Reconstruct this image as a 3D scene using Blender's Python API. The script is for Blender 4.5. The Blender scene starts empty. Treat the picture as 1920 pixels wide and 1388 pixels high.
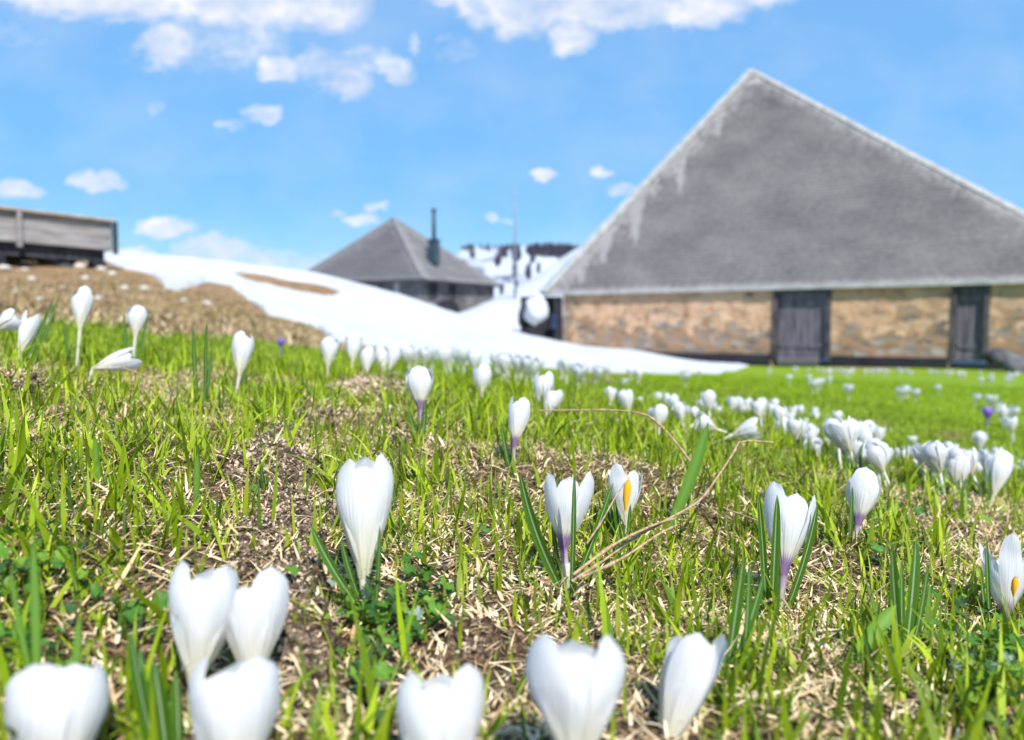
import bpy, bmesh, math, random
import numpy as np
from mathutils import Vector, Matrix
random.seed(7); rng = np.random.default_rng(11)
PI = math.pi
sc = bpy.context.scene
col = sc.collection

# ---------------------------------------------------------------- camera
F = 1400.0; PITCH = math.atan(84/F)
cp, sp = math.cos(PITCH), math.sin(PITCH)
cam_d = bpy.data.cameras.new('camera'); cam = bpy.data.objects.new('camera', cam_d); col.objects.link(cam)
cam.location = (0, 0, 0); cam.rotation_euler = (PI/2-PITCH, 0, 0)
cam_d.sensor_width = 36; cam_d.lens = 36*F/1920
cam_d.clip_start = 0.01; cam_d.clip_end = 20000
cam_d.dof.use_dof = True; cam_d.dof.focus_distance = 0.38; cam_d.dof.aperture_fstop = 8.7
sc.camera = cam
sc.view_settings.view_transform = 'Standard'; sc.view_settings.look = 'None'
sc.view_settings.gamma = 1; sc.view_settings.exposure = 0.62
sc.render.engine = 'CYCLES'
sc.cycles.max_bounces = 8; sc.cycles.transparent_max_bounces = 8

def at(px, v, d):
    """point on the ray of a photo pixel at distance d in front"""
    dy = sp*(694-v)/F+cp; dz = cp*(694-v)/F-sp
    k = d/dy
    return Vector(((px-960)/F*k, d, dz*k))
def v_to_slope(v):
    return (cp*(694-v)/F-sp)/(sp*(694-v)/F+cp)
def project(p):
    depth = p[1]*cp-p[2]*sp; up = p[1]*sp+p[2]*cp
    return 960+F*p[0]/depth, 694-F*up/depth

# ---------------------------------------------------------------- sun and sky
SUN_AZ = math.radians(158)       # from north (+Y) clockwise: to the right and behind
SUN_EL = math.radians(50)
sd_ = bpy.data.lights.new('sun', 'SUN'); sun = bpy.data.objects.new('sun', sd_); col.objects.link(sun)
sd_.energy = 4.8; sd_.angle = math.radians(0.55); sd_.color = (1, 0.955, 0.88)
sv = Vector((math.sin(SUN_AZ)*math.cos(SUN_EL), math.cos(SUN_AZ)*math.cos(SUN_EL), math.sin(SUN_EL)))
sun.rotation_euler = sv.to_track_quat('Z', 'Y').to_euler()
w = bpy.data.worlds.new('World'); sc.world = w; w.use_nodes = True
wt = w.node_tree; wn = wt.nodes; wn.clear()
def N(t, kind, **kw):
    n = t.nodes.new(kind)
    for k, v in kw.items(): setattr(n, k, v)
    return n
wo = N(wt, 'ShaderNodeOutputWorld'); wb = N(wt, 'ShaderNodeBackground')
sky = N(wt, 'ShaderNodeTexSky', sky_type='NISHITA', sun_disc=False, sun_elevation=SUN_EL, sun_rotation=SUN_AZ, altitude=1200)
sky.air_density = 1.0; sky.dust_density = 0.4; sky.ozone_density = 1.0
tc = N(wt, 'ShaderNodeTexCoord')
sx = N(wt, 'ShaderNodeSeparateXYZ'); wt.links.new(tc.outputs['Generated'], sx.inputs[0])
def wm(op, a, b=None, clamp=False):
    n = N(wt, 'ShaderNodeMath', operation=op); n.use_clamp = clamp
    for i, q in enumerate((a, b)):
        if q is None: continue
        if hasattr(q, 'is_output'): wt.links.new(q, n.inputs[i])
        else: n.inputs[i].default_value = q
    return n.outputs[0]
ymax = wm('MAXIMUM', sx.outputs['Y'], 0.05)
cx_ = wm('DIVIDE', sx.outputs['X'], ymax); cz_ = wm('DIVIDE', sx.outputs['Z'], ymax)
cv = N(wt, 'ShaderNodeCombineXYZ'); wt.links.new(cx_, cv.inputs[0]); wt.links.new(cz_, cv.inputs[2])
mpv = N(wt, 'ShaderNodeMapping'); mpv.inputs['Scale'].default_value = (1, 1, 1.6); wt.links.new(cv.outputs[0], mpv.inputs[0])
nz = N(wt, 'ShaderNodeTexNoise'); nz.inputs['Scale'].default_value = 11; nz.inputs['Detail'].default_value = 7; nz.inputs['Roughness'].default_value = 0.62
wt.links.new(mpv.outputs[0], nz.inputs['Vector'])
nz3 = N(wt, 'ShaderNodeTexNoise'); nz3.inputs['Scale'].default_value = 7; nz3.inputs['Detail'].default_value = 4
wt.links.new(mpv.outputs[0], nz3.inputs['Vector'])
# shift of the lookup by noise gives ragged edges
sub = N(wt, 'ShaderNodeVectorMath', operation='SUBTRACT'); wt.links.new(nz.outputs['Color'], sub.inputs[0]); sub.inputs[1].default_value = (.5, .5, .5)
scl = N(wt, 'ShaderNodeVectorMath', operation='MULTIPLY'); wt.links.new(sub.outputs[0], scl.inputs[0]); scl.inputs[1].default_value = (.045, 0, .035)
nzf = N(wt, 'ShaderNodeTexNoise'); nzf.inputs['Scale'].default_value = 38; nzf.inputs['Detail'].default_value = 6; nzf.inputs['Roughness'].default_value = .6
wt.links.new(mpv.outputs[0], nzf.inputs['Vector'])
sub2 = N(wt, 'ShaderNodeVectorMath', operation='SUBTRACT'); wt.links.new(nzf.outputs['Color'], sub2.inputs[0]); sub2.inputs[1].default_value = (.5, .5, .5)
scl2 = N(wt, 'ShaderNodeVectorMath', operation='MULTIPLY'); wt.links.new(sub2.outputs[0], scl2.inputs[0]); scl2.inputs[1].default_value = (.040, 0, .028)
wv0 = N(wt, 'ShaderNodeVectorMath', operation='ADD'); wt.links.new(cv.outputs[0], wv0.inputs[0]); wt.links.new(scl.outputs[0], wv0.inputs[1])
wv = N(wt, 'ShaderNodeVectorMath', operation='ADD'); wt.links.new(wv0.outputs[0], wv.inputs[0]); wt.links.new(scl2.outputs[0], wv.inputs[1])
CLOUDS = [(110,-12,110,45,1),(260,-20,230,55,1),(480,-5,210,62,1),(620,5,95,60,.9),(330,82,62,38,1),(460,70,110,45,.55),(535,130,48,26,.9),(610,125,80,32,.6),(655,155,55,28,.9),
 (745,130,42,26,.85),(690,115,80,30,.5),(305,203,24,14,.4),(505,215,42,18,.9),(445,225,30,10,.4),(190,342,62,17,1),(40,360,70,17,.9),(320,428,62,22,1),(405,468,85,24,.9),
 (250,492,80,26,1),(450,500,130,26,.85),(595,490,60,16,.5),(707,383,36,11,.8),(685,412,38,13,.8),(640,396,20,9,.45),(1020,325,22,13,1),(1127,327,24,12,.95),(1163,362,34,12,.8),
 (920,411,18,11,.9),(950,413,30,7,.4),(900,15,50,40,.75),(985,20,95,45,1),(1130,10,170,48,1),(1290,5,130,42,1),(1065,72,55,32,1),(1380,-15,110,30,.9),(1902,405,30,12,.8),(785,78,16,26,.45),(960,-10,200,30,.7),(150,20,90,18,.6),(520,495,150,30,.5),(330,505,160,22,.6),(420,100,200,40,.35),(60,60,120,30,.25),(860,90,60,30,.25)]
acc = None
for (a, b, rx, ry, st) in CLOUDS:
    rx *= 1.08; ry *= 1.25; X = (a-960)/F/cp; Z = v_to_slope(b)
    s1 = N(wt, 'ShaderNodeVectorMath', operation='SUBTRACT'); wt.links.new(wv.outputs[0], s1.inputs[0]); s1.inputs[1].default_value = (X, 0, Z)
    s2 = N(wt, 'ShaderNodeVectorMath', operation='MULTIPLY'); wt.links.new(s1.outputs[0], s2.inputs[0]); s2.inputs[1].default_value = (F/rx, 0, F/ry)
    s3 = N(wt, 'ShaderNodeVectorMath', operation='LENGTH'); wt.links.new(s2.outputs[0], s3.inputs[0])
    m = wm('SUBTRACT', 1.0, s3.outputs['Value']); m = wm('MAXIMUM', m, 0.0); m = wm('MULTIPLY', m, 2.2*st); m = wm('MINIMUM', m, st)
    acc = m if acc is None else wm('MAXIMUM', acc, m)
t1 = wm('MULTIPLY', wm('SUBTRACT', nz.outputs['Fac'], 0.34), 3.4, True)
front = wm('GREATER_THAN', sx.outputs['Y'], 0.06)
edge = wm('ADD', acc, wm('MULTIPLY', wm('SUBTRACT', nzf.outputs['Fac'], 0.5), 1.5))
edge = wm('MULTIPLY', wm('SUBTRACT', edge, 0.06), 1.05, True)
edge = wm('MULTIPLY', edge, wm('MULTIPLY', acc, 3.0, True))
dens = wm('MULTIPLY', wm('MULTIPLY', edge, wm('ADD', wm('MULTIPLY', t1, 0.4), 0.62)), front, True)
# thin veils
veil = wm('MULTIPLY', wm('SUBTRACT', nz3.outputs['Fac'], 0.40), 1.1, True)
dens = wm('MAXIMUM', dens, wm('MULTIPLY', veil, 0.5))
dens = wm('MULTIPLY', dens, 0.95, True)
# a paler band low down, as the sky itself shows
mixc = N(wt, 'ShaderNodeMix', data_type='RGBA'); wt.links.new(dens, mixc.inputs[0])
tint = N(wt, 'ShaderNodeMix', data_type='RGBA', blend_type='MULTIPLY'); tint.inputs[0].default_value = 1
wt.links.new(sky.outputs[0], tint.inputs[6]); tint.inputs[7].default_value = (1.0, 1.1, 1.1, 1)
elev = N(wt, 'ShaderNodeValToRGB'); wt.links.new(sx.outputs['Z'], elev.inputs[0]); ee = elev.color_ramp.elements
ee[0].position = 0; ee[0].color = (2.9, 5.2, 6.9, 1); ee[1].position = .42; ee[1].color = (1.45, 3.4, 6.5, 1); e_ = ee.new(.16); e_.color = (1.2, 3.6, 6.8, 1); e_ = ee.new(.10); e_.color = (1.7, 4.15, 6.8, 1)
skm = N(wt, 'ShaderNodeMix', data_type='RGBA'); skm.inputs[0].default_value = .8; wt.links.new(tint.outputs[2], skm.inputs[6]); wt.links.new(elev.outputs[0], skm.inputs[7])
wt.links.new(skm.outputs[2], mixc.inputs[6])
ccr = N(wt, 'ShaderNodeMix', data_type='RGBA'); wt.links.new(t1, ccr.inputs[0])
ccr.inputs[6].default_value = (4.9, 5.2, 6.1, 1); ccr.inputs[7].default_value = (6.6, 6.6, 6.8, 1)
wt.links.new(ccr.outputs[2], mixc.inputs[7])
wt.links.new(mixc.outputs[2], wb.inputs['Color']); wb.inputs['Strength'].default_value = 0.1
wt.links.new(wb.outputs[0], wo.inputs[0])

# ---------------------------------------------------------------- helpers
def tag(o, label=None, cat=None, group=None, kind=None):
    if label: o['label'] = label
    if cat: o['category'] = cat
    if group: o['group'] = group
    if kind: o['kind'] = kind
    return o
def empty(name, loc):
    o = bpy.data.objects.new(name, None); col.objects.link(o); o.location = loc; o.empty_display_size = .01
    return o
def mesh_obj(name, verts, faces, mat=None, parent=None, uv=None, colors=None, smooth=True, origin=None):
    me = bpy.data.meshes.new(name)
    verts = [Vector(v) for v in verts]
    if origin is not None: verts = [v-Vector(origin) for v in verts]
    me.from_pydata([tuple(v) for v in verts], [], faces); me.update()
    if uv is not None:
        l = me.uv_layers.new(name='UVMap'); li = np.zeros(len(me.loops), int); me.loops.foreach_get('vertex_index', li)
        l.data.foreach_set('uv', np.array(uv, float)[li].ravel())
    if colors is not None:
        a = me.color_attributes.new('Col', 'FLOAT_COLOR', 'POINT'); a.data.foreach_set('color', np.array(colors, float).ravel())
    if smooth: me.polygons.foreach_set('use_smooth', [True]*len(me.polygons))
    if mat: me.materials.append(mat)
    o = bpy.data.objects.new(name, me); col.objects.link(o)
    if parent: o.parent = parent
    return o
def np_mesh(name, V, Q, mat, colors=None, smooth=True, tri=False):
    """fast mesh from arrays (quads or triangles)"""
    k = 3 if tri else 4
    me = bpy.data.meshes.new(name)
    me.vertices.add(len(V)); me.vertices.foreach_set('co', np.ascontiguousarray(V, np.float32).ravel())
    me.loops.add(Q.size); me.loops.foreach_set('vertex_index', np.ascontiguousarray(Q, np.int32).ravel())
    me.polygons.add(len(Q)); me.polygons.foreach_set('loop_start', np.arange(0, Q.size, k, dtype=np.int32))
    me.polygons.foreach_set('loop_total', np.full(len(Q), k, np.int32))
    if smooth: me.polygons.foreach_set('use_smooth', np.ones(len(Q), bool))
    me.update(calc_edges=True)
    if colors is not None:
        a = me.color_attributes.new('Col', 'FLOAT_COLOR', 'POINT'); a.data.foreach_set('color', np.ascontiguousarray(colors, np.float32).ravel())
    me.materials.append(mat)
    o = bpy.data.objects.new(name, me); col.objects.link(o)
    return o
class MB:
    def __init__(s): s.v = []; s.f = []
    def box(s, c, ax, ay, az, hx, hy, hz):
        c = Vector(c); b = len(s.v)
        for i in (-1, 1):
            for j in (-1, 1):
                for k in (-1, 1): s.v.append(c+ax*hx*i+ay*hy*j+az*hz*k)
        s.f += [[b+q for q in f] for f in ([0,1,3,2],[4,6,7,5],[0,4,5,1],[2,3,7,6],[0,2,6,4],[1,5,7,3])]
    def bar(s, a, b_, wid, hgt, up=Vector((0,0,1))):
        a = Vector(a); b_ = Vector(b_); d = (b_-a); L = d.length; d.normalize()
        sd = d.cross(up).normalized(); u = sd.cross(d)
        s.box((a+b_)/2, d, sd, u, L/2, wid/2, hgt/2)
    def tube(s, pts, rads, n=8, cap=True):
        pts = [Vector(p) for p in pts]; b = len(s.v)
        for i, p in enumerate(pts):
            d = (pts[min(i+1, len(pts)-1)]-pts[max(i-1, 0)]).normalized()
            ref = Vector((1, 0, 0)) if abs(d.x) < .8 else Vector((0, 1, 0))
            a1 = d.cross(ref).normalized(); a2 = d.cross(a1)
            r = rads[i] if hasattr(rads, '__len__') else rads
            for k in range(n): s.v.append(p+(a1*math.cos(2*PI*k/n)+a2*math.sin(2*PI*k/n))*r)
        for i in range(len(pts)-1):
            for k in range(n): s.f.append([b+i*n+k, b+i*n+(k+1) % n, b+(i+1)*n+(k+1) % n, b+(i+1)*n+k])
        if cap: s.f.append([b+k for k in range(n)][::-1]); s.f.append([b+(len(pts)-1)*n+k for k in range(n)])
    def build(s, name, mat, parent=None, smooth=False, bevel=0):
        o = mesh_obj(name, s.v, s.f, mat, parent, smooth=smooth, origin=parent.location if parent else None)
        if bevel:
            m = o.modifiers.new('bevel', 'BEVEL'); m.width = bevel; m.segments = 2
        return o

# value noise
_perm = rng.random((256, 256))
def vnoise(x, y):
    xi = np.floor(x).astype(int); yi = np.floor(y).astype(int); fx = x-xi; fy = y-yi
    fx = fx*fx*(3-2*fx); fy = fy*fy*(3-2*fy)
    g = lambda a, b: _perm[a & 255, b & 255]
    return (g(xi, yi)*(1-fx)+g(xi+1, yi)*fx)*(1-fy)+(g(xi, yi+1)*(1-fx)+g(xi+1, yi+1)*fx)*fy
def fbm(x, y, o=4, g=.5):
    a = 1; s = 0; t = 0
    for i in range(o): s = s+a*vnoise(x*2**i+i*17.3, y*2**i+i*9.1); t += a; a *= g
    return s/t
def sstep(a, b, x):
    t = np.clip((x-a)/(b-a), 0, 1); return t*t*(3-2*t)

# ---------------------------------------------------------------- terrain
COLS = [-350, 0, 300, 450, 600, 760, 850, 960, 1060, 1120, 1200, 1300, 1450, 1600, 1760, 1920, 2270]
TAB = {  # distance: screen height of the ground per column
 .05: [2900]*5+[2900]*12,
 .10: [1900, 1920, 1950, 1970, 1990, 2010, 2020, 2030, 2050, 2060, 2070, 2080, 2090, 2100, 2110, 2120, 2150],
 .16: [1540, 1550, 1555, 1550, 1490, 1510, 1520, 1540, 1550, 1555, 1560, 1570, 1580, 1590, 1600, 1610, 1640],
 .2: [1270, 1310, 1340, 1350, 1360, 1365, 1375, 1385, 1395, 1400, 1405, 1410, 1420, 1430, 1440, 1450, 1480],
 .28: [950, 1020, 1075, 1105, 1130, 1150, 1160, 1175, 1185, 1190, 1195, 1200, 1205, 1215, 1230, 1245, 1280],
 .35: [820, 890, 950, 980, 1010, 1040, 1055, 1080, 1100, 1105, 1110, 1115, 1115, 1125, 1150, 1190, 1220],
 .45: [730, 790, 845, 872, 895, 905, 915, 930, 955, 965, 975, 985, 1005, 1025, 1050, 1080, 1120],
 .55: [680, 730, 785, 805, 820, 822, 832, 848, 868, 880, 892, 905, 930, 950, 975, 1000, 1040],
 .7: [635, 680, 720, 740, 757, 768, 775, 790, 805, 815, 825, 840, 862, 885, 915, 945, 990],
 1.1: [600, 630, 660, 682, 705, 720, 728, 737, 750, 758, 768, 782, 802, 830, 860, 888, 930],
 1.8: [580, 600, 625, 645, 668, 688, 698, 710, 720, 726, 734, 745, 762, 785, 812, 840, 880],
 3: [560, 580, 608, 630, 653, 674, 686, 698, 708, 712, 718, 726, 738, 752, 772, 790, 820],
 5: [530, 548, 585, 607, 638, 662, 678, 690, 700, 705, 708, 714, 720, 728, 738, 748, 765],
 8: [500, 510, 545, 570, 605, 640, 660, 678, 693, 699, 703, 706, 709, 712, 717, 722, 735],
 10.5: [485, 490, 518, 545, 580, 622, 645, 666, 683, 691, 697, 702, 703, 706, 709, 713, 722],
 14: [480, 480, 496, 520, 548, 593, 618, 645, 662, 672, 684, 696, 697, 699, 702, 706, 712],
 18: [490, 478, 480, 502, 528, 568, 592, 626, 650, 656, 671, 689, 692, 693, 696, 698, 702],
 22: [510, 490, 482, 496, 516, 555, 588, 624, 650, 656, 660, 682, 688, 688, 690, 693, 696],
 26: [540, 520, 500, 500, 518, 560, 600, 632, 652, 658, 665, 682, 687, 686, 687, 688, 690],
 30: [560, 550, 540, 530, 535, 580, 603, 618, 640, 650, 660, 676, 684, 683, 683, 683, 683],
 36: [580, 580, 580, 580, 590, 595, 598, 548, 478, 440, 545, 665, 675, 675, 675, 675, 675],
 40: [590, 590, 600, 605, 608, 606, 594, 545, 478, 440, 545, 660, 668, 668, 668, 668, 668],
 60: [610, 610, 620, 620, 620, 620, 620, 600, 580, 575, 600, 640, 640, 640, 640, 640, 640],
 150: [612, 612, 622, 622, 622, 622, 622, 622, 620, 620, 620, 620, 620, 620, 620, 620, 620],
 3500: [611]*17}
TH = np.degrees(np.arctan((np.array(COLS)-960)/F)); DS = np.array(sorted(TAB)); TV = np.array([TAB[d] for d in DS], float)
SL = v_to_slope(TV)
LT = np.linspace(TH[0], TH[-1], 400); LD = np.linspace(math.log(DS[0]), math.log(DS[-1]), 1000)
tmp = np.array([np.interp(LT, TH, r) for r in SL])
LUT = np.array([np.interp(LD, np.log(DS), tmp[:, j]) for j in range(len(LT))]).T
def blur(a, s, ax):
    k = np.exp(-.5*(np.arange(-3*s, 3*s+1)/s)**2); k /= k.sum()
    pad = [(0, 0), (0, 0)]; pad[ax] = (3*s, 3*s); a = np.pad(a, pad, 'edge')
    return np.apply_along_axis(lambda m: np.convolve(m, k, 'valid'), ax, a)
LUT = blur(blur(LUT, 4, 0), 4, 1)
def lut(th, ld):
    a = np.clip((th-LT[0])/(LT[1]-LT[0]), 0, len(LT)-1.001); b = np.clip((ld-LD[0])/(LD[1]-LD[0]), 0, len(LD)-1.001)
    i = a.astype(int); j = b.astype(int); fa = a-i; fb = b-j
    return (LUT[j, i]*(1-fa)+LUT[j, i+1]*fa)*(1-fb)+(LUT[j+1, i]*(1-fa)+LUT[j+1, i+1]*fa)*fb
def base_z(x, y):
    r = np.hypot(x, y); th = np.degrees(np.arctan2(x, y)); ct = np.clip(th, -45, 45)
    D = np.maximum(r*np.cos(np.radians(ct)), .05); ld = np.log(D)
    z = lut(ct, ld)
    back = sstep(80, 180, np.abs(th))
    zb = (lut(np.full_like(z, -45.), ld)+lut(np.full_like(z, 45.), ld))/2
    return (z*(1-back)+zb*back)*D
def scr(x, y, z):
    depth = np.maximum(y*cp-z*sp, 1e-3); up = y*sp+z*cp
    return 960+F*x/depth, 694-F*up/depth
def ell(px, v, cx, cy, rx, ry, n=0):
    return np.clip(1.25-np.hypot((px-cx)/rx, (v-cy)/ry)+n, 0, 1)
# bare soil (ellipses: centre, radii), each is a mole-cast or worn strip on the turf
SOIL = [(530, 830, 75, 38), (520, 890, 95, 60), (555, 960, 100, 60), (530, 1040, 90, 55), (565, 1110, 70, 50), (690, 735, 62, 28), (600, 790, 60, 22), (760, 820, 50, 14), (30, 730, 40, 22), (880, 1215, 60, 26), (580, 1220, 60, 60), (1130, 715, 70, 5)]
STRAW = [(330, 735, 170, 52), (420, 800, 80, 40), (130, 800, 160, 50), (860, 960, 160, 60), (860, 1040, 150, 50), (1250, 955, 130, 30), (1280, 1010, 140, 60), (1500, 1180, 160, 80), (960, 1110, 130, 60), (1600, 985, 60, 30), (1790, 1100, 70, 50),
         (900, 860, 120, 25), (180, 1170, 110, 60), (1100, 1180, 120, 30), (720, 1200, 90, 30), (1550, 1330, 150, 60), (440, 1180, 60, 60), (80, 700, 80, 18), (1350, 1120, 80, 60), (620, 830, 60, 30), (400, 700, 80, 20)]
def masks(x, y, z):
    px, v = scr(x, y, z)
    n = (fbm(x*28, y*28, 3)-.5)*1.5
    soil = np.zeros_like(x); straw = np.zeros_like(x)
    ok = (y > .1) & (y < 8)
    for e in SOIL: soil = np.maximum(soil, ell(px, v, *e, n))
    for e in STRAW: straw = np.maximum(straw, ell(px, v, *e, n))
    return np.where(ok, sstep(.2, .6, soil), 0), np.where(ok, sstep(.2, .7, straw), 0)
def ground_z(x, y):
    x = np.asarray(x, float); y = np.asarray(y, float)
    z = base_z(x, y); r = np.hypot(x, y)
    a = (fbm(x*9+3, y*9, 3)-.5)*.022*np.clip(r/.5, .3, 1)*sstep(4, 1.5, r)
    a = a+(fbm(x*40, y*40, 2)-.5)*.006*sstep(3, 1, r)
    a = a+(fbm(x*1.2, y*1.2, 3)-.5)*.09*sstep(4, 10, r)*(1-.8*sstep(13, 17, r))
    soil, _ = masks(x, y, z)
    a = a+soil*(.008+(fbm(x*70, y*70, 3)-.5)*.018)*sstep(4, 1, r)
    return z+a
def gz(x, y): return float(ground_z(np.array([x]), np.array([y]))[0])
def ground_hit(px, v, d0=.15, d1=26):
    """walk along the pixel's ray until it meets the ground"""
    ds = np.exp(np.linspace(math.log(d0), math.log(d1), 900))
    dy = sp*(694-v)/F+cp; dz = cp*(694-v)/F-sp
    X = (px-960)/F*ds/dy; Z = dz*ds/dy
    g = base_z(X, ds)
    i = np.argmax(Z < g)
    if not (Z < g).any(): return None
    return X[i], ds[i]

VE_X = [-400, 150, 200, 240, 285, 310, 350, 385, 430, 470, 500, 560, 600, 625, 700, 760, 860, 960, 1080, 1250, 1330, 1375, 1405, 1425]
VE_V = [440, 440, 490, 506, 516, 540, 545, 530, 536, 562, 590, 604, 620, 645, 655, 663, 681, 690, 697, 704, 702, 696, 686, 660]
def snow_amount(x, y, z):
    px, v = scr(x, y, z); r = np.hypot(x, y)
    ve = np.interp(px, VE_X, VE_V)+(fbm(x*1.3+7, y*1.3, 4, .65)-.5)*15*np.clip((1350-px)/200, .2, 1)
    s = np.clip((ve-v)/7, -1, 1)
    s = np.where(r > 17, np.where(px < 1250, 1, s), s)
    s = np.where((px > 1250) & (r > 30), 1, s)
    lx = (px-440)/200; line = 516+(px-440)*.178
    hole = np.where((px > 425) & (px < 650) & (r < 24), (11+2.5*np.sin(px/23.))*np.sqrt(np.clip(1-(2*lx-1)**2, 0, 1))-np.abs(v-line), -9)
    s = np.where(hole > 0, -np.clip(hole/2, 0, 1), s)
    s = np.where(r < 3.2, -1, s)
    s = np.where(y < 0, -1, s)
    s = np.where((px < 190) & (r < 13), -1, s)
    return s

# ---------------------------------------------------------------- materials
def mat(name):
    m = bpy.data.materials.new(name); m.use_nodes = True; t = m.node_tree
    b = t.nodes['Principled BSDF']; b.inputs['Roughness'].default_value = .8; b.inputs['Specular IOR Level'].default_value = .25
    return m, t, b
def noise(t, scale, detail=5, rough=.55, coord='Object', mapping=None, dist=0):
    tcn = N(t, 'ShaderNodeTexCoord'); n = N(t, 'ShaderNodeTexNoise'); src = tcn.outputs[coord]
    if mapping:
        mp = N(t, 'ShaderNodeMapping'); mp.inputs['Scale'].default_value = mapping; t.links.new(src, mp.inputs[0]); src = mp.outputs[0]
    t.links.new(src, n.inputs['Vector']); n.inputs['Scale'].default_value = scale; n.inputs['Detail'].default_value = detail
    n.inputs['Roughness'].default_value = rough; n.inputs['Distortion'].default_value = dist
    return n.outputs['Fac']
def ramp(t, fac, stops):
    r = N(t, 'ShaderNodeValToRGB'); e = r.color_ramp.elements
    while len(e) < len(stops): e.new(.5)
    for q, (p, c) in zip(e, stops): q.position = p; q.color = (*c, 1)
    t.links.new(fac, r.inputs[0]); return r.outputs[0]
def mix(t, fac, a, b, blend='MIX'):
    m = N(t, 'ShaderNodeMix', data_type='RGBA', blend_type=blend)
    for i, q in ((0, fac), (6, a), (7, b)):
        if hasattr(q, 'is_output'): t.links.new(q, m.inputs[i])
        elif i == 0: m.inputs[0].default_value = q
        else: m.inputs[i].default_value = (*q, 1)
    return m.outputs[2]
def bump(t, b, h, strength, dist):
    n = N(t, 'ShaderNodeBump'); n.inputs['Strength'].default_value = strength; n.inputs['Distance'].default_value = dist
    t.links.new(h, n.inputs['Height']); t.links.new(n.outputs[0], b.inputs['Normal'])
def attr(t, name='Col'):
    a = N(t, 'ShaderNodeAttribute'); a.attribute_name = name; s = N(t, 'ShaderNodeSeparateColor'); t.links.new(a.outputs['Color'], s.inputs[0])
    return a.outputs['Color'], s.outputs[0], s.outputs[1], s.outputs[2]
def simple(name, c1, c2, scale, bs=.4, bd=.01, rough=.8, mapping=None, detail=5):
    m, t, b = mat(name); f = noise(t, scale, detail, mapping=mapping)
    t.links.new(ramp(t, f, [(.3, c1), (.7, c2)]), b.inputs['Base Color']); bump(t, b, f, bs, bd); b.inputs['Roughness'].default_value = rough
    return m
def leafy(name, trans=.35, from_attr=True, color=None, rough=.55):
    m, t, b = mat(name); b.inputs['Roughness'].default_value = rough; b.inputs['Specular IOR Level'].default_value = .25
    tr = N(t, 'ShaderNodeBsdfTranslucent'); mx = N(t, 'ShaderNodeMixShader'); mx.inputs[0].default_value = trans
    c = attr(t)[0] if from_attr else color(t)
    t.links.new(c, b.inputs['Base Color']); t.links.new(c, tr.inputs[0])
    t.links.new(b.outputs[0], mx.inputs[1]); t.links.new(tr.outputs[0], mx.inputs[2]); t.links.new(mx.outputs[0], t.nodes['Material Output'].inputs[0])
    return m
M = {}
# turf, soil and straw ground
m, t, b = mat('turf_ground'); M['ground'] = m
_, gr, br, so = attr(t)
n1 = noise(t, 330, 6, .7); n2 = noise(t, 34, 5, .6); n3 = noise(t, 2.2, 6, .65); n4 = noise(t, 9, 5, .6)
near = ramp(t, n1, [(.40, (.02, .013, .008)), (.52, (.11, .07, .038)), (.64, (.38, .25, .13)), (.78, (.58, .42, .24))])
soil = ramp(t, n1, [(.42, (.025, .017, .012)), (.54, (.17, .12, .08)), (.70, (.46, .35, .25))])
green = ramp(t, n4, [(.25, (.115, .19, .002)), (.5, (.155, .245, .002)), (.75, (.20, .27, .008))])
green = mix(t, ramp(t, n3, [(.62, (0, 0, 0)), (.74, (.5, .5, .5))]), green, (.26, .22, .05))
brown = ramp(t, n3, [(.3, (.09, .05, .026)), (.45, (.20, .115, .055)), (.56, (.27, .175, .085)), (.7, (.19, .155, .05))])
brown = mix(t, ramp(t, n4, [(.55, (0, 0, 0)), (.72, (.7, .7, .7))]), brown, (.42, .33, .21))
c = mix(t, so, near, soil); c = mix(t, gr, c, green); c = mix(t, br, c, brown)
t.links.new(c, b.inputs['Base Color']); b.inputs['Roughness'].default_value = .95
mul = N(t, 'ShaderNodeMath', operation='ADD'); t.links.new(n1, mul.inputs[0]); t.links.new(n2, mul.inputs[1])
bump(t, b, mul.outputs[0], .9, .004)
# snow
m, t, b = mat('old_snow'); M['snow'] = m
f = noise(t, .9, 8, .6); f2 = noise(t, 14, 5, .6)
c = ramp(t, f, [(.35, (.48, .50, .55)), (.5, (.54, .56, .60)), (.7, (.57, .59, .62))])
_, dirt, _, _ = attr(t)
c = mix(t, ramp(t, noise(t, 3.2, 9, .75), [(.60, (0, 0, 0)), (.74, (.55, .55, .55))]), c, (.36, .34, .31))
c = mix(t, dirt, c, (.42, .40, .37))
t.links.new(c, b.inputs['Base Color']); b.inputs['Roughness'].default_value = .65
add = N(t, 'ShaderNodeMath', operation='ADD'); t.links.new(f, add.inputs[0]); t.links.new(f2, add.inputs[1])
bump(t, b, add.outputs[0], .6, .12)
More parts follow.
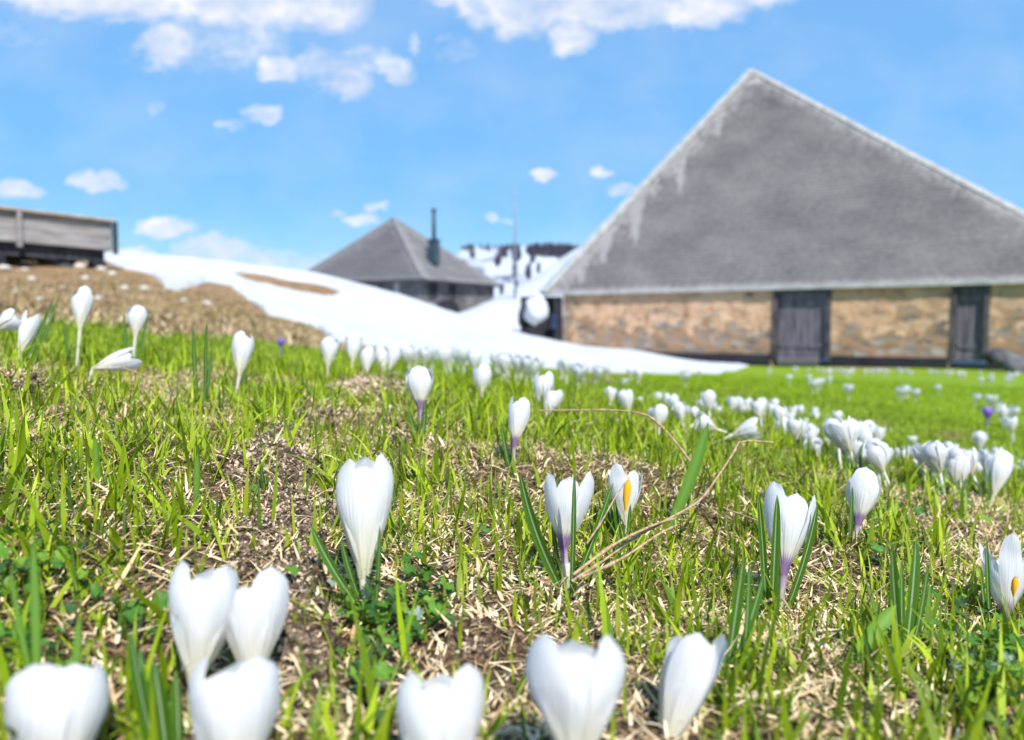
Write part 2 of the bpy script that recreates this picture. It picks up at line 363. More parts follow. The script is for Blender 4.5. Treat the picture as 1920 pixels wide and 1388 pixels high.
# roof shingles (dist to hips in the colour attribute)
def shingle(name, c_lo, c_hi, pale):
    m, t, b = mat(name)
    _, dl, dr, du = attr(t)
    f = noise(t, .55, 7, .6, mapping=(1, 1, 1)); f2 = noise(t, 7, 5, .65, mapping=(1, 1, 1.3)); f3 = noise(t, 2.0, 5, .6, mapping=(2.2, 2.2, .28))
    c = ramp(t, f, [(.32, c_lo), (.5, tuple((a+q)/2 for a, q in zip(c_lo, c_hi))), (.68, c_hi)])
    c = mix(t, .35, c, ramp(t, f2, [(.3, (.04, .037, .04)), (.7, (.235, .226, .226))]))
    def band(dist, wid, amp):
        x = N(t, 'ShaderNodeMath', operation='MULTIPLY_ADD'); t.links.new(f3, x.inputs[0]); x.inputs[1].default_value = -amp; off = N(t, 'ShaderNodeMath', operation='ADD'); t.links.new(dist, off.inputs[0]); off.inputs[1].default_value = .46*amp; t.links.new(off.outputs[0], x.inputs[2])
        return ramp(t, x.outputs[0], [(0, (1, 1, 1)), (wid, (0, 0, 0))])
    mpn = mix(t, 1.0, band(dl, .10, .42), band(dr, .055, .16), 'ADD'); mpn = mix(t, 1.0, mpn, band(du, .03, .06), 'ADD')
    c = mix(t, mix(t, 1.0, mpn, (.6, .6, .6), 'MULTIPLY'), c, pale)
    t.links.new(c, b.inputs['Base Color']); bump(t, b, f2, .5, .02)
    return m
M['roof'] = shingle('grey_wood_shingle', (.084, .073, .082), (.168, .154, .156), (.33, .32, .315))
M['roof2b'] = shingle('sunlit_hut_shingle', (.11, .106, .115), (.19, .185, .19), (.25, .245, .245))  # lighter copy: sunlit tone painted into the right house slope
M['cap2'] = simple('dull_hip_shingle', (.13, .13, .135), (.23, .225, .23), 4)
M['roof2'] = shingle('shaded_shingle', (.062, .060, .072), (.105, .102, .118), (.17, .168, .175))  # darker copy: shade painted into the left house slope, reused on rear slopes
# stone wall
m, t, b = mat('rubble_stone_plaster'); M['stone'] = m
tcn = N(t, 'ShaderNodeTexCoord'); mp = N(t, 'ShaderNodeMapping'); mp.inputs['Scale'].default_value = (1, 1, 1.9); t.links.new(tcn.outputs['Object'], mp.inputs[0])
vo = N(t, 'ShaderNodeTexVoronoi'); vo.inputs['Scale'].default_value = 2.3
nv = N(t, 'ShaderNodeTexNoise'); nv.inputs['Scale'].default_value = 3; nv.inputs['Detail'].default_value = 5; t.links.new(mp.outputs[0], nv.inputs['Vector'])
av = N(t, 'ShaderNodeMixRGB'); av.blend_type = 'LINEAR_LIGHT'; av.inputs[0].default_value = .22; t.links.new(mp.outputs[0], av.inputs[1]); t.links.new(nv.outputs['Color'], av.inputs[2]); t.links.new(av.outputs[0], vo.inputs['Vector'])
_, hh, _, _ = attr(t)
f = noise(t, 1.6, 6, .62)
x = N(t, 'ShaderNodeMath', operation='MULTIPLY_ADD'); t.links.new(f, x.inputs[0]); x.inputs[1].default_value = 2.7; t.links.new(hh, x.inputs[2])
x2 = N(t, 'ShaderNodeMath', operation='SUBTRACT'); t.links.new(x.outputs[0], x2.inputs[0]); x2.inputs[1].default_value = .90; x = x2
plaster = ramp(t, noise(t, 2.2, 7, .68), [(.34, (.24, .14, .09)), (.44, (.47, .29, .175)), (.6, (.60, .40, .255)), (.74, (.64, .50, .37))])
sepc = N(t, 'ShaderNodeSeparateColor'); t.links.new(vo.outputs['Color'], sepc.inputs[0])
stone = ramp(t, sepc.outputs[0], [(0, (.13, .105, .09)), (.35, (.28, .22, .17)), (.65, (.20, .18, .175)), (1, (.38, .33, .28))])
gap = ramp(t, vo.outputs['Distance'], [(.35, (0, 0, 0)), (.6, (1, 1, 1))])
stone = mix(t, gap, stone, (.30, .19, .11))
c = mix(t, ramp(t, x.outputs[0], [(.99, (0, 0, 0)), (1.10, (.85, .85, .85))]), stone, plaster)
c = mix(t, ramp(t, noise(t, 1.1, 6, .65), [(.5, (0, 0, 0)), (.68, (.45, .45, .45))]), c, (.17, .13, .11))
t.links.new(c, b.inputs['Base Color']); bump(t, b, vo.outputs['Distance'], .6, .05)
M['stone_grey'] = simple('grey_plaster_wall', (.06, .06, .07), (.17, .16, .165), 1.6)
M['wood'] = simple('weathered_grey_board', (.17, .155, .155), (.37, .35, .355), 3, mapping=(1, 1, 7), bs=.5)
M['wood_tan'] = simple('weathered_tan_cap', (.30, .22, .14), (.48, .40, .30), 5)
M['wood_dark'] = simple('dark_weathered_wood', (.02, .02, .028), (.075, .075, .09), 3, mapping=(6, 6, 1))
M['door'] = simple('weathered_door_board', (.06, .054, .07), (.18, .165, .20), 1.8, mapping=(5, 5, .7))
M['frame'] = simple('grey_timber_frame', (.03, .028, .034), (.10, .09, .10), 3)
M['black'] = simple('near_black', (.008, .009, .012), (.03, .03, .04), 3)  # near-black fill, also used where shade is painted at barn foot and hollow
M['lead'] = simple('zinc_flashing', (.22, .27, .31), (.36, .40, .43), 2, rough=.5)
M['cap'] = simple('pale_hip_shingle', (.26, .26, .26), (.44, .43, .42), 4)
M['pipe'] = simple('dark_teal_metal', (.02, .04, .055), (.05, .085, .11), 6, rough=.5)
M['pole'] = simple('grey_metal_pole', (.16, .19, .22), (.25, .28, .31), 6, rough=.5)
M['rock'] = simple('pale_limestone', (.26, .22, .19), (.58, .54, .50), 9, bs=.6, bd=.02)
M['blue_tarp'] = simple('blue_plastic', (.008, .015, .04), (.02, .045, .11), 4, rough=.5)
M['twig'] = simple('dry_stem_fibre', (.20, .12, .07), (.50, .36, .23), 300, bs=.5, bd=.0004)
M['conifer'] = simple('conifer_needles', (.018, .02, .035), (.05, .045, .07), .3)
M['mountain'] = None
m, t, b = mat('far_snow_slope'); M['mountain'] = m
f = noise(t, .035, 8, .6); c = ramp(t, f, [(.36, (.10, .10, .13)), (.43, (.36, .40, .47)), (.7, (.46, .50, .57))]); t.links.new(c, b.inputs['Base Color'])
M['grass'] = leafy('grass_blade', .27)
M['straw'] = leafy('dead_straw', .15, rough=.7)
m, t, b = mat('soil_crumb'); M['crumb'] = m; t.links.new(attr(t)[0], b.inputs['Base Color']); b.inputs['Roughness'].default_value = .95
M['herb'] = leafy('herb_leaf', .25, rough=.5)
def uvxy(t):
    tcn = N(t, 'ShaderNodeTexCoord'); s = N(t, 'ShaderNodeSeparateXYZ'); t.links.new(tcn.outputs['UV'], s.inputs[0]); return s.outputs[0], s.outputs[1], tcn.outputs['UV']
def petal_color(kind):
    def fn(t):
        u, v, uv = uvxy(t)
        if kind == 'violet': return ramp(t, v, [(0, (.5, .45, .6)), (.35, (.26, .14, .62)), (1, (.34, .22, .72))])
        c = ramp(t, v, [(0, (.70, .66, .42)), (.22, (.82, .79, .64)), (.5, (.76, .76, .755)), (1, (.745, .755, .775))])
        mp = N(t, 'ShaderNodeMapping'); mp.inputs['Scale'].default_value = (26, 1.2, 1); t.links.new(uv, mp.inputs[0])
        nn = N(t, 'ShaderNodeTexNoise'); nn.inputs['Scale'].default_value = 1; nn.inputs['Detail'].default_value = 3; t.links.new(mp.outputs[0], nn.inputs['Vector'])
        c = mix(t, ramp(t, nn.outputs['Fac'], [(.42, (0, 0, 0)), (.75, (.5, .5, .5))]), c, (.58, .59, .62))
        if kind == 'purple':
            a = N(t, 'ShaderNodeMath', operation='MULTIPLY_ADD'); t.links.new(nn.outputs['Fac'], a.inputs[0]); a.inputs[1].default_value = -.33; t.links.new(v, a.inputs[2])
            # fades upward from the throat
            c = mix(t, ramp(t, a.outputs[0], [(0, (.8, .8, .8)), (.02, (.6, .6, .6)), (.09, (0, 0, 0))]), c, (.22, .08, .33))
        bp = N(t, 'ShaderNodeBump'); bp.inputs['Strength'].default_value = .6; bp.inputs['Distance'].default_value = .0012; t.links.new(nn.outputs['Fac'], bp.inputs['Height']); t.links.new(bp.outputs[0], t.nodes['Principled BSDF'].inputs['Normal'])
        return c
    return fn
M['petal'] = leafy('white_petal', .38, False, petal_color('white'), rough=.4)
M['petal_purple'] = leafy('white_petal_purple_throat', .38, False, petal_color('purple'), rough=.4)
M['petal_violet'] = leafy('violet_petal', .35, False, petal_color('violet'), rough=.4)
M['stem'] = leafy('pale_flower_tube', .3, False, lambda t: ramp(t, uvxy(t)[1], [(0, (.50, .58, .30)), (.5, (.72, .72, .62)), (1, (.78, .76, .62))]))
M['stem_purple'] = leafy('purple_flower_tube', .3, False, lambda t: ramp(t, uvxy(t)[1], [(0, (.70, .70, .58)), (.5, (.66, .60, .60)), (.85, (.48, .36, .48)), (1, (.32, .18, .38))]))
M['sheath'] = leafy('papery_sheath', .4, False, lambda t: ramp(t, uvxy(t)[1], [(0, (.62, .62, .50)), (1, (.78, .74, .66))]))
M['leaf'] = leafy('crocus_leaf', .25, False, lambda t: ramp(t, uvxy(t)[0], [(0, (.07, .17, .012)), (.40, (.045, .13, .012)), (.47, (.30, .38, .22)), (.53, (.30, .38, .22)), (.60, (.045, .13, .012)), (1, (.07, .17, .012))]), rough=.4)
M['leaf_plain'] = leafy('broad_green_leaf', .35, False, lambda t: ramp(t, uvxy(t)[0], [(0, (.13, .30, .03)), (.5, (.20, .36, .07)), (1, (.13, .30, .03))]), rough=.4)
M['stigma'] = leafy('orange_stigma', .1, False, lambda t: ramp(t, uvxy(t)[1], [(0, (.95, .55, .05)), (1, (.95, .38, .005))]))

# ---------------------------------------------------------------- ground sheet
ths = np.radians(np.concatenate([np.linspace(-180, -46, 46), np.linspace(-45, 45, 620), np.linspace(46, 180, 46)]))[:-1]
rs = np.exp(np.concatenate([np.linspace(math.log(.05), math.log(2.2), 330), np.linspace(math.log(2.2), math.log(60), 300)[1:], np.linspace(math.log(60), math.log(3400), 50)[1:]]))
R_, T_ = np.meshgrid(rs, ths, indexing='ij')
X = R_*np.sin(T_); Y = R_*np.cos(T_); Z = ground_z(X, Y)
nr, nt = R_.shape
idx = np.arange(nr*nt).reshape(nr, nt)
nxt = np.roll(idx, -1, axis=1)
Q = np.stack([idx[:-1], nxt[:-1], nxt[1:], idx[1:]], -1).reshape(-1, 4)[:, ::-1]
so_m, st_m = masks(X, Y, Z)
PX, PV = scr(X, Y, Z)
gcrest = np.interp(PX, [-500, 0, 150, 300, 450, 600, 700, 760, 850, 1000, 1200], [575, 600, 600, 622, 632, 655, 664, 668, 676, 688, 640])
brown = np.where((Y > 0) & (PX < 1150), sstep(8, -6, (PV-gcrest)+(fbm(X*5, Y*5, 3)-.5)*14), 0)*sstep(1.0, 1.6, R_)
brown = np.where((T_ < -.6) & (R_ > 1.6), 1, brown)
brownr = np.maximum.reduce([ell(PX, PV, 1140, 703, 55, 6), ell(PX, PV, 1385, 735, 45, 9)*.8, ell(PX, PV, 1640, 792, 40, 10)*.8, ell(PX, PV, 1790, 815, 60, 13), ell(PX, PV, 1620, 690, 90, 5)*.7])
brown = np.maximum(brown, np.where((Y > 0) & (PX > 1050), brownr, 0))
green = np.clip(sstep(.55, 1.5, R_)*(1-so_m)*(1-.6*st_m), 0, 1)
cc = np.stack([green, brown, so_m, np.ones_like(green)], -1).reshape(-1, 4)
V = np.stack([X, Y, Z], -1).reshape(-1, 3)
g_o = np_mesh('ground', V, Q, M['ground'], cc); g_o['kind'] = 'structure'
# snow sheet with rounded edge
tf = np.radians(np.linspace(-46, 46, 800)); rf = np.exp(np.linspace(math.log(3.2), math.log(400), 560))
R2, T2 = np.meshgrid(rf, tf, indexing='ij'); X2 = R2*np.sin(T2); Y2 = R2*np.cos(T2); Z2 = ground_z(X2, Y2)
S = snow_amount(X2, Y2, base_z(X2, Y2))
Hs = np.where(S > 0, .02+.10*np.sqrt(np.clip(S, 0, 1))*np.clip(R2/12, .35, 1), .02*(1+S*6)-.02+.02*0)
Hs = np.where(S > 0, .004+.05*S**.7, S*.12+.004)
Zs = Z2+Hs+(S > 0)*((fbm(X2*2.2, Y2*2.2, 4)-.5)*.05*sstep(0, .8, S)+(fbm(X2*.5, Y2*.35, 3)-.5)*.10*sstep(6, 12, R2)*sstep(0, 1, S)*(R2 < 30))
PX2, PV2 = scr(X2, Y2, Z2)
dirt = np.maximum(ell(PX2, PV2, 332, 542, 50, 16)*.75, sstep(.4, .1, S)*.35)*(R2 < 17)
i2 = np.arange(R2.size).reshape(R2.shape); Q2 = np.stack([i2[:-1, :-1], i2[:-1, 1:], i2[1:, 1:], i2[1:, :-1]], -1).reshape(-1, 4)[:, ::-1]
keep = (S.ravel()[Q2] > -.9).any(1); Q2 = Q2[keep]
used = np.unique(Q2); remap = np.zeros(R2.size, int); remap[used] = np.arange(len(used))
dz = np.zeros_like(dirt)
so2 = np_mesh('snow', np.stack([X2, Y2, Zs], -1).reshape(-1, 3)[used], remap[Q2], M['snow'], np.stack([dirt, dz, dz, dz+1], -1).reshape(-1, 4)[used]); so2['kind'] = 'structure'

# ---------------------------------------------------------------- far mountain with forest
gx = np.linspace(-330, 330, 200); gy = np.linspace(330, 620, 60)
GX, GY = np.meshgrid(gx, gy, indexing='ij')
def mtn(x, y):
    u = np.clip((y-330)/110, 0, 1); px = 960+F*x/440
    crest = np.interp(px, [0, 600, 800, 870, 980, 1080, 1200, 1500, 2000], [600, 585, 520, 466, 461, 466, 480, 560, 600])
    h = (610-crest)/F*440
    return -6+(h+6)*np.where(y < 440, u**.85, 1-(np.clip(y-440, 0, 200)/200)**1.5)+(fbm(x*.03, y*.03, 4)-.5)*7*np.sin(u*PI)
GZ = mtn(GX, GY); gi = np.arange(GX.size).reshape(GX.shape)
mo = np_mesh('hills', np.stack([GX, GY, GZ], -1).reshape(-1, 3), np.stack([gi[:-1, :-1], gi[1:, :-1], gi[1:, 1:], gi[:-1, 1:]], -1).reshape(-1, 4), M['mountain'])
mo['kind'] = 'structure'
FOR = [(1035, 473, 50, 11, 420), (1068, 478, 30, 12, 260), (1015, 468, 30, 7, 120), (880, 468, 10, 5, 30), (886, 480, 5, 8, 22), (943, 476, 10, 10, 60), (934, 492, 6, 10, 50), (968, 478, 9, 14, 90), (965, 505, 4, 18, 50), (990, 512, 5, 14, 60), (998, 486, 6, 10, 40), (1010, 505, 3, 10, 25), (941, 545, 4, 8, 25), (957, 466, 20, 4, 40), (905, 470, 14, 5, 8), (1050, 464, 34, 3, 40), (895, 463, 40, 2, 10), (968, 535, 3, 5, 14)]
fv = []; ff = []
for (a, b_, rx, ry, n) in FOR:
    k = 0
    while k < n:
        u, q = random.uniform(-1, 1), random.uniform(-1, 1)
        if u*u+q*q > 1: continue
        k += 1; p = a+u*rx; v = b_+q*ry
        ys = np.linspace(335, 445, 220); zz = mtn((p-960)/F*ys, ys); vis = zz > (v_to_slope(v)*ys)
        y = ys[np.argmax(vis)] if vis.any() else 440.
        x = (p-960)/F*y; z = float(mtn(np.array([x]), np.array([y]))[0]); h = random.uniform(1.4, 3.0); r = h*.3; b0 = len(fv)
        for tier in (0, .3, .6):
            b1 = len(fv); fv.append((x, y, z+h*(tier+.45)))
            for m_ in range(6): fv.append((x+r*(1-tier)*math.cos(m_*PI/3), y+r*(1-tier)*math.sin(m_*PI/3), z+h*tier-.3))
            ff += [[b1, b1+1+m_, b1+1+(m_+1) % 6] for m_ in range(6)]
fo = mesh_obj('distant_forest', fv, ff, M['conifer'], smooth=False)
tag(fo, 'dark conifer patches on the far snowy mountainside between house and barn', 'forest', kind='stuff')

# ---------------------------------------------------------------- shingle roof plane in stepped courses
def roof_plane(name, A, B, C, mt, parent, n=70, cols=48, step=.013, sag=.04, stain=None):
    """eave A-B, apex C (triangle)"""
    A, B, C = Vector(A), Vector(B), Vector(C); nrm = (B-A).cross(C-A).normalized()
    if nrm.z < 0: nrm = -nrm
    el = (B-A).normalized(); h = (C-(A+el*((C-A).dot(el)))).length
    uL = (C-A).normalized(); uR = (C-B).normalized(); vs = []; fs = []; cs = []
    def pt(s, u, off):
        p = (A+(C-A)*s)*(1-u)+(B+(C-B)*s)*u
        wob = sag*math.sin(u*PI)*math.sin(s*PI)*-2+.012*math.sin(p.x*3.1+s*40)
        dl = (p-A).cross(uL).length; dr = (p-B).cross(uR).length
        if stain: dl *= stain(*project(p))
        return p+nrm*(off+wob), (dl/8, dr/8, s*h/8, 1)
    for k in range(n):
        s0, s1 = k/n, (k+1)/n
        jit = random.uniform(.7, 1.3)
        b0 = len(vs)
        for i in range(cols+1):
            u = i/cols; e = random.uniform(-.004, .004)
            for (s, o) in ((s0+e*.0, 0), (s0, step*jit), (s1, .004)):
                p, c_ = pt(min(s, .9999), u, o); vs.append(p); cs.append(c_)
        for i in range(cols):
            a = b0+i*3
            fs.append([a, a+3, a+4, a+1]); fs.append([a+1, a+4, a+5, a+2])
    return mesh_obj(name, vs, fs, mt, parent, colors=cs, smooth=False, origin=parent.location)

UP = Vector((0, 0, 1))
# ---------------------------------------------------------------- the barn
ZE = 1.18
def on_eave(px, d): x = (px-960)/F*d/cp; return Vector((x, d, ZE))
P1 = on_eave(1018, 28.); P2 = on_eave(2135, 18.5)
bd = (P2-P1).normalized(); bn = Vector((-bd.y, bd.x, 0))     # bn points away from the camera
if bn.y < 0: bn = -bn
P4 = P1+bn*15; P3 = P2+bn*15
best = min((abs(project(P1+(P2-P1)*t_+bn*7.5+UP*9.4)[0]-1411), t_) for t_ in np.linspace(.2, .6, 400))[1]
base_ = P1+(P2-P1)*best+bn*7.5
zb_ = min((abs(project(base_+UP*h)[1]-133), h) for h in np.linspace(7, 12, 1000))[1]
A = base_+UP*zb_
barn = empty('barn', P1+Vector((0, 0, -2.6)))
tag(barn, 'large stone barn with steep grey shingle roof and plank doors, right of the picture', 'barn')
def drips(px, v):
    k = 1.
    for (cx, top, tip, hw) in ((1272, 270, 375, 15), (1188, 345, 468, 24), (1130, 420, 500, 20), (1345, 200, 262, 10), (1085, 480, 535, 20)):
        if top < v < tip: k = min(k, max(0, min(1, (abs(px-cx-(v-top)*.03)-hw*(1-(v-top)/(tip-top)))/5+.2)))
    return k
roof = roof_plane('roof', P1, P2, A, M['roof'], barn, cols=120, stain=drips)
mb = MB()
o_ = barn.location
# other roof slopes, soffit
vs = [P1+UP*-.02, P4, P3, P2+UP*-.02, A-UP*.05]
mesh_obj('rear_roof', vs, [[1, 0, 4], [2, 1, 4], [3, 2, 4], [0, 1, 2, 3]], M['roof2'], barn, smooth=False, origin=o_)
mb = MB(); nf = (P2-P1).cross(A-P1).normalized(); nf = nf if nf.z > 0 else -nf
mb.bar(P1+nf*.05-bd*.10, A+nf*.05-bd*.05, .17, .14, nf); mb.build('hip_flashing', M['lead'], barn)
mb = MB(); mb.bar(P1+nf*.06+bd*.10, A+nf*.05+bd*.04, .20, .07, nf); mb.bar(P2+nf*.01, A+nf*.01, .16, .06, nf); mb.build('hip_cap', M['cap'], barn)
mb = MB(); mb.bar(P1-UP*.02-bn*.012, P2-UP*.02-bn*.012, .05, .12); mb.build('eave_board', M['cap'], barn)
W0 = P1+bd*.78+bn*.14
def u_at(px):
    best = None
    for u in np.linspace(0, 17, 3400):
        q = project(W0+bd*u)[0]
        if best is None or abs(q-px) < best[0]: best = (abs(q-px), u)
    return best[1]
uA, uB, uC, uD = u_at(1450), u_at(1560), u_at(1785), u_at(1858)
zt, zbm = ZE+.10, -2.0
def wall_seg(vs, fs, cs, p0, dirv, nrm, u0, u1, z0=zbm, z1=zt, amp=.05):
    nu = max(3, int((u1-u0)/.14)); nz_ = 18; b = len(vs)
    for i in range(nu+1):
        for j in range(nz_+1):
            u = u0+(u1-u0)*i/nu; z = z0+(z1-z0)*j/nz_
            d = (float(fbm(np.array([u*3.1+7]), np.array([z*5.]), 3)[0])-.5)*amp*2
            if i in (0, nu) : d = 0
            p = p0+dirv*u-nrm*d; vs.append(Vector((p.x, p.y, z))); cs.append((np.clip((z+1.3)/2.5, 0, 1), 0, 0, 1))
    for i in range(nu):
        for j in range(nz_): a = b+i*(nz_+1)+j; fs.append([a, a+nz_+1, a+nz_+2, a+1])
    b = len(vs)
    for u in (u0, u1):   # reveals
        for z in (z0, z1):
            for e in (0, .5): p = p0+dirv*u+nrm*e; vs.append(Vector((p.x, p.y, z))); cs.append((.3, 0, 0, 1))
    fs += [[b, b+1, b+3, b+2], [b+4, b+6, b+7, b+5]]
vs, fs, cs = [], [], []
for (a, b_) in ((0, uA), (uB, uC), (uD, 16.3)): wall_seg(vs, fs, cs, W0, bd, bn, a, b_)
wall_seg(vs, fs, cs, W0, bn, bd, 0, 14)     # left side wall
mesh_obj('wall', vs, fs, M['stone'], barn, colors=cs, origin=o_)
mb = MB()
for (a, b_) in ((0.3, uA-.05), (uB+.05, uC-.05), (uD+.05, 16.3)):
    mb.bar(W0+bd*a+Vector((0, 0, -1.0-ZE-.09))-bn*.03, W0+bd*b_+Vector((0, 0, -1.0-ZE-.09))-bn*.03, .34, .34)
mb.build('wall_foot_shadow', M['black'], barn)  # near-black bar put in for the shadow band along the wall foot
for (a, b_, zb0, zt0, lab) in ((uA, uB, -1.02, 1.02, 'wide grey plank door in the middle of the wall'), (uC, uD, -.98, 1.08, 'narrow dark plank door towards the right end')):
    fr = MB()
    for u in (a+.07, b_-.07): fr.box(W0+bd*u+bn*.06+UP*((zt+zb0)/2-ZE), bd, bn, UP, .068, .10, (zt-zb0)/2-.001)
    fr.box(W0+bd*(a+b_)/2+bn*.06+UP*(zt0+.06-ZE), bd, bn, UP, (b_-a)/2-.14, .09, .06)
    fr.build('door_frame', M['frame'], barn)
    dr = MB(); nb = max(4, int((b_-a-.28)/.17)); ww = (b_-a-.30)/nb
    for i in range(nb):
        dr.box(W0+bd*(a+.15+ww*(i+.5))+bn*(.12+random.uniform(-.008, .008))+UP*((zt0+zb0)/2-ZE), bd, bn, UP, ww/2-.006, .02, (zt0-zb0)/2)
    dr.box(W0+bd*(a+b_)/2+bn*.17+UP*((zt0+zb0)/2-ZE), bd, bn, UP, (b_-a)/2-.14, .02, (zt0-zb0)/2)
    d = dr.build('door', M['door'], barn); d['label'] = lab
    for zz in (zb0+.4, zt0-.35):
        br = MB(); br.box(W0+bd*(a+b_)/2+bn*.085+UP*(zz-ZE), bd, bn, UP, (b_-a)/2-.19, .015, .07)
        k = br.build('door_rail', M['door'], barn); k.parent = d; k.location = (0, 0, 0)
st = MB(); um = (uA+uB)/2
st.box(W0+bd*um-bn*.35+UP*(-1.10-ZE), bd, bn, UP, .55, .28, .10); st.build('doorstep', M['stone_grey'], barn, bevel=.02)
# dark hollow at the left corner: arched rim, black sheets painted for its shade
lt = empty('corner_hollow', Vector((W0.x-1.2, W0.y, -1.8)))
tag(lt, 'dark arched hollow at the left corner of the barn', 'hollow')
lc = at(1010, 596, 27.3); R0 = .80; vs = []; fs = []
nseg = 24
for dpt in (0, .8):
    for i in range(nseg+1):
        a = PI*.5+PI*.62*i/nseg
        for rr in (R0+.02, R0-.14-.03*math.sin(i*1.7)):
            vs.append(Vector((lc.x+rr*math.cos(a)*.92, lc.y+dpt, lc.z+rr*math.sin(a)*1.02)))
n_ = (nseg+1)*2
for i in range(nseg):
    a = i*2; fs += [[a, a+1, a+3, a+2], [n_+a, n_+a+2, n_+a+3, n_+a+1], [a, a+2, n_+a+2, n_+a], [a+1, n_+a+1, n_+a+3, a+3]]
mesh_obj('arch_rim', vs, fs, M['wood_dark'], lt, origin=lt.location)
mb = MB()
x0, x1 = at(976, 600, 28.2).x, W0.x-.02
mb.box(Vector(((x0+x1)/2, 28.15, -.25)), Vector((1, 0, 0)), Vector((0, 1, 0)), UP, (x1-x0)/2, .05, 1.32); mb.build('hollow_back_shade', M['black'], lt)
mb = MB(); mb.box(Vector(((at(1038, 600, 27.8).x+x1)/2, 27.75, -.2)), Vector((1, 0, 0)), Vector((0, 1, 0)), UP, (x1-at(1038, 600, 27.8).x)/2, .05, 1.25); mb.build('hollow_side_shade', M['black'], lt)
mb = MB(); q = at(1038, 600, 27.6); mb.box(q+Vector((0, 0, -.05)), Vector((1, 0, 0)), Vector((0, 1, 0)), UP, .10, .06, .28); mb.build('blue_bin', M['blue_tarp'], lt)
def lump(name, c, rx, ry, rz, mt, seed, rough=.18, lo=0, sub=3, parent=None):
    bm = bmesh.new(); bmesh.ops.create_icosphere(bm, subdivisions=sub, radius=1)
    r2 = random.Random(seed); off = r2.uniform(0, 90)
    for v in bm.verts:
        n = v.co.normalized(); k = 1+rough*2*(float(fbm(np.array([n.x*1.7+off+n.z]), np.array([n.y*1.7+off-n.z]), 3)[0])-.5)
        v.co = Vector((n.x*rx*k, n.y*ry*k, n.z*rz*k))
    me = bpy.data.meshes.new(name); bm.to_mesh(me); bm.free(); me.materials.append(mt)
    me.polygons.foreach_set('use_smooth', [True]*len(me.polygons))
    o = bpy.data.objects.new(name, me); col.objects.link(o); o.location = c
    return o
lp = lump('snow_lump', at(1004, 585, 26.9), .42, .35, .54, M['snow'], 3, .42)
tag(lp, 'round white snow lump in the dark arch beside the barn', 'snow lump')
# dark slanting stones right of the second door
for i, (a, b_, s, l) in enumerate(((1868, 668, .32, 'darkest slanting boulder just right of the narrow barn door'), (1893, 678, .36, 'middle slanting boulder by the right barn wall'), (1915, 694, .42, 'rightmost boulder at the barn foot, cut by the picture edge'))):
    q = at(a, b_, 18.6-i*.5); r_ = lump('boulder', q, s*1.0, s*.8, s*.6, M['wood_dark'] if i == 0 else M['stone_grey'], 20+i, .3); tag(r_, l, 'boulder', 'boulders by the barn')
    if i: r_.rotation_euler = (0, .5, 0)

# ---------------------------------------------------------------- the house beyond the snow
hz = 2.3
def hp(px, d, z): return Vector(((px-960)/F*d/cp, d, z))
L_ = hp(545, 40.5, hz); C_ = hp(795, 37, hz); R__ = hp(940, 43.2, hz); D_ = L_+(R__-C_)
ctr = (L_+C_+R__+D_)/4
ap = hp(740, ctr.y, 0); ah = min((abs(project(ap+UP*h)[1]-409), h) for h in np.linspace(4, 9, 1200))[1]; ap = ap+UP*ah
house = empty('alpine_house', C_+Vector((0, 0, -2.8)))
tag(house, 'small alpine house with grey hipped roof and stovepipe behind the snow', 'house')
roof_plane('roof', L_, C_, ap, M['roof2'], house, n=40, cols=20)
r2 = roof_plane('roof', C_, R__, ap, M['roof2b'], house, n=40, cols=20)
mesh_obj('rear_roof', [L_, D_, R__, ap-UP*.04, C_-UP*.03], [[0, 1, 3], [1, 2, 3], [0, 4, 2, 1]], M['roof2'], house, smooth=False, origin=house.location)
mb = MB(); mb.bar(C_, ap, .24, .12); mb.bar(R__, ap, .12, .10); mb.bar(L_, ap, .10, .08); mb.build('hip_cap', M['cap2'], house)
cen = Vector((ctr.x, ctr.y, 0))
def inset(p, k=.9): q = Vector((p.x, p.y, 0)); q = cen+(q-cen)*k; return q
wl, wc, wr, wd = inset(L_), inset(C_), inset(R__, .93), inset(D_)
vs, fs, cs = [], [], []
for a, b_ in ((wl, wc), (wc, wr), (wr, wd), (wd, wl)):
    dv = (b_-a); ln = dv.length; dv.normalize(); nn = Vector((-dv.y, dv.x, 0)); wall_seg(vs, fs, cs, a, dv, nn, 0, ln, -1.2, hz+.05, .02)
mesh_obj('wall', vs, fs, M['stone_grey'], house, colors=cs, origin=house.location)
mb = MB()
for a, b_ in ((L_, C_), (C_, R__)): mb.bar(a-UP*.07, b_-UP*.07, .10, .13)
mb.build('eave_board', M['wood_dark'], house)
rdir = (wr-wc).normalized(); rn = Vector((rdir.y, -rdir.x, 0))
ldir = (wl-wc).normalized(); ln_ = Vector((-ldir.y, ldir.x, 0))
def on_wall(p0, dv, px, v):
    u = min((abs(project(p0+dv*q)[0]-px), q) for q in np.linspace(0, 11, 1500))[1]; p = p0+dv*u
    return Vector((p.x, p.y, v_to_slope(v)*p.y))
for (px, v, hw, hh_) in ((812, 543, .30, .42), (848, 545, .26, .40)):
    q = on_wall(wc, rdir, px, v)+rn*.02
    mb = MB()
    for s_ in (-1, 1):
        mb.box(q+rdir*s_*hw, rdir, rn, UP, .05, .05, hh_); mb.box(q+UP*s_*hh_, rdir, rn, UP, hw+.05, .052, .05)
    fr = mb.build('window', M['wood_dark'], house)
    mb = MB(); mb.box(q, rdir, rn, UP, hw-.05, .03, hh_-.05); k = mb.build('pane', M['black'], house); k.parent = fr; k.location = (0, 0, 0)
q = on_wall(wc, rdir, 838, 580)+rn*.02
vs = [q+rn*.06]+[q+rn*.06+rdir*1.05*math.cos(a)+UP*max(-.6, .48*math.sin(a)) for a in np.linspace(0, 2*PI, 25)[:-1]]
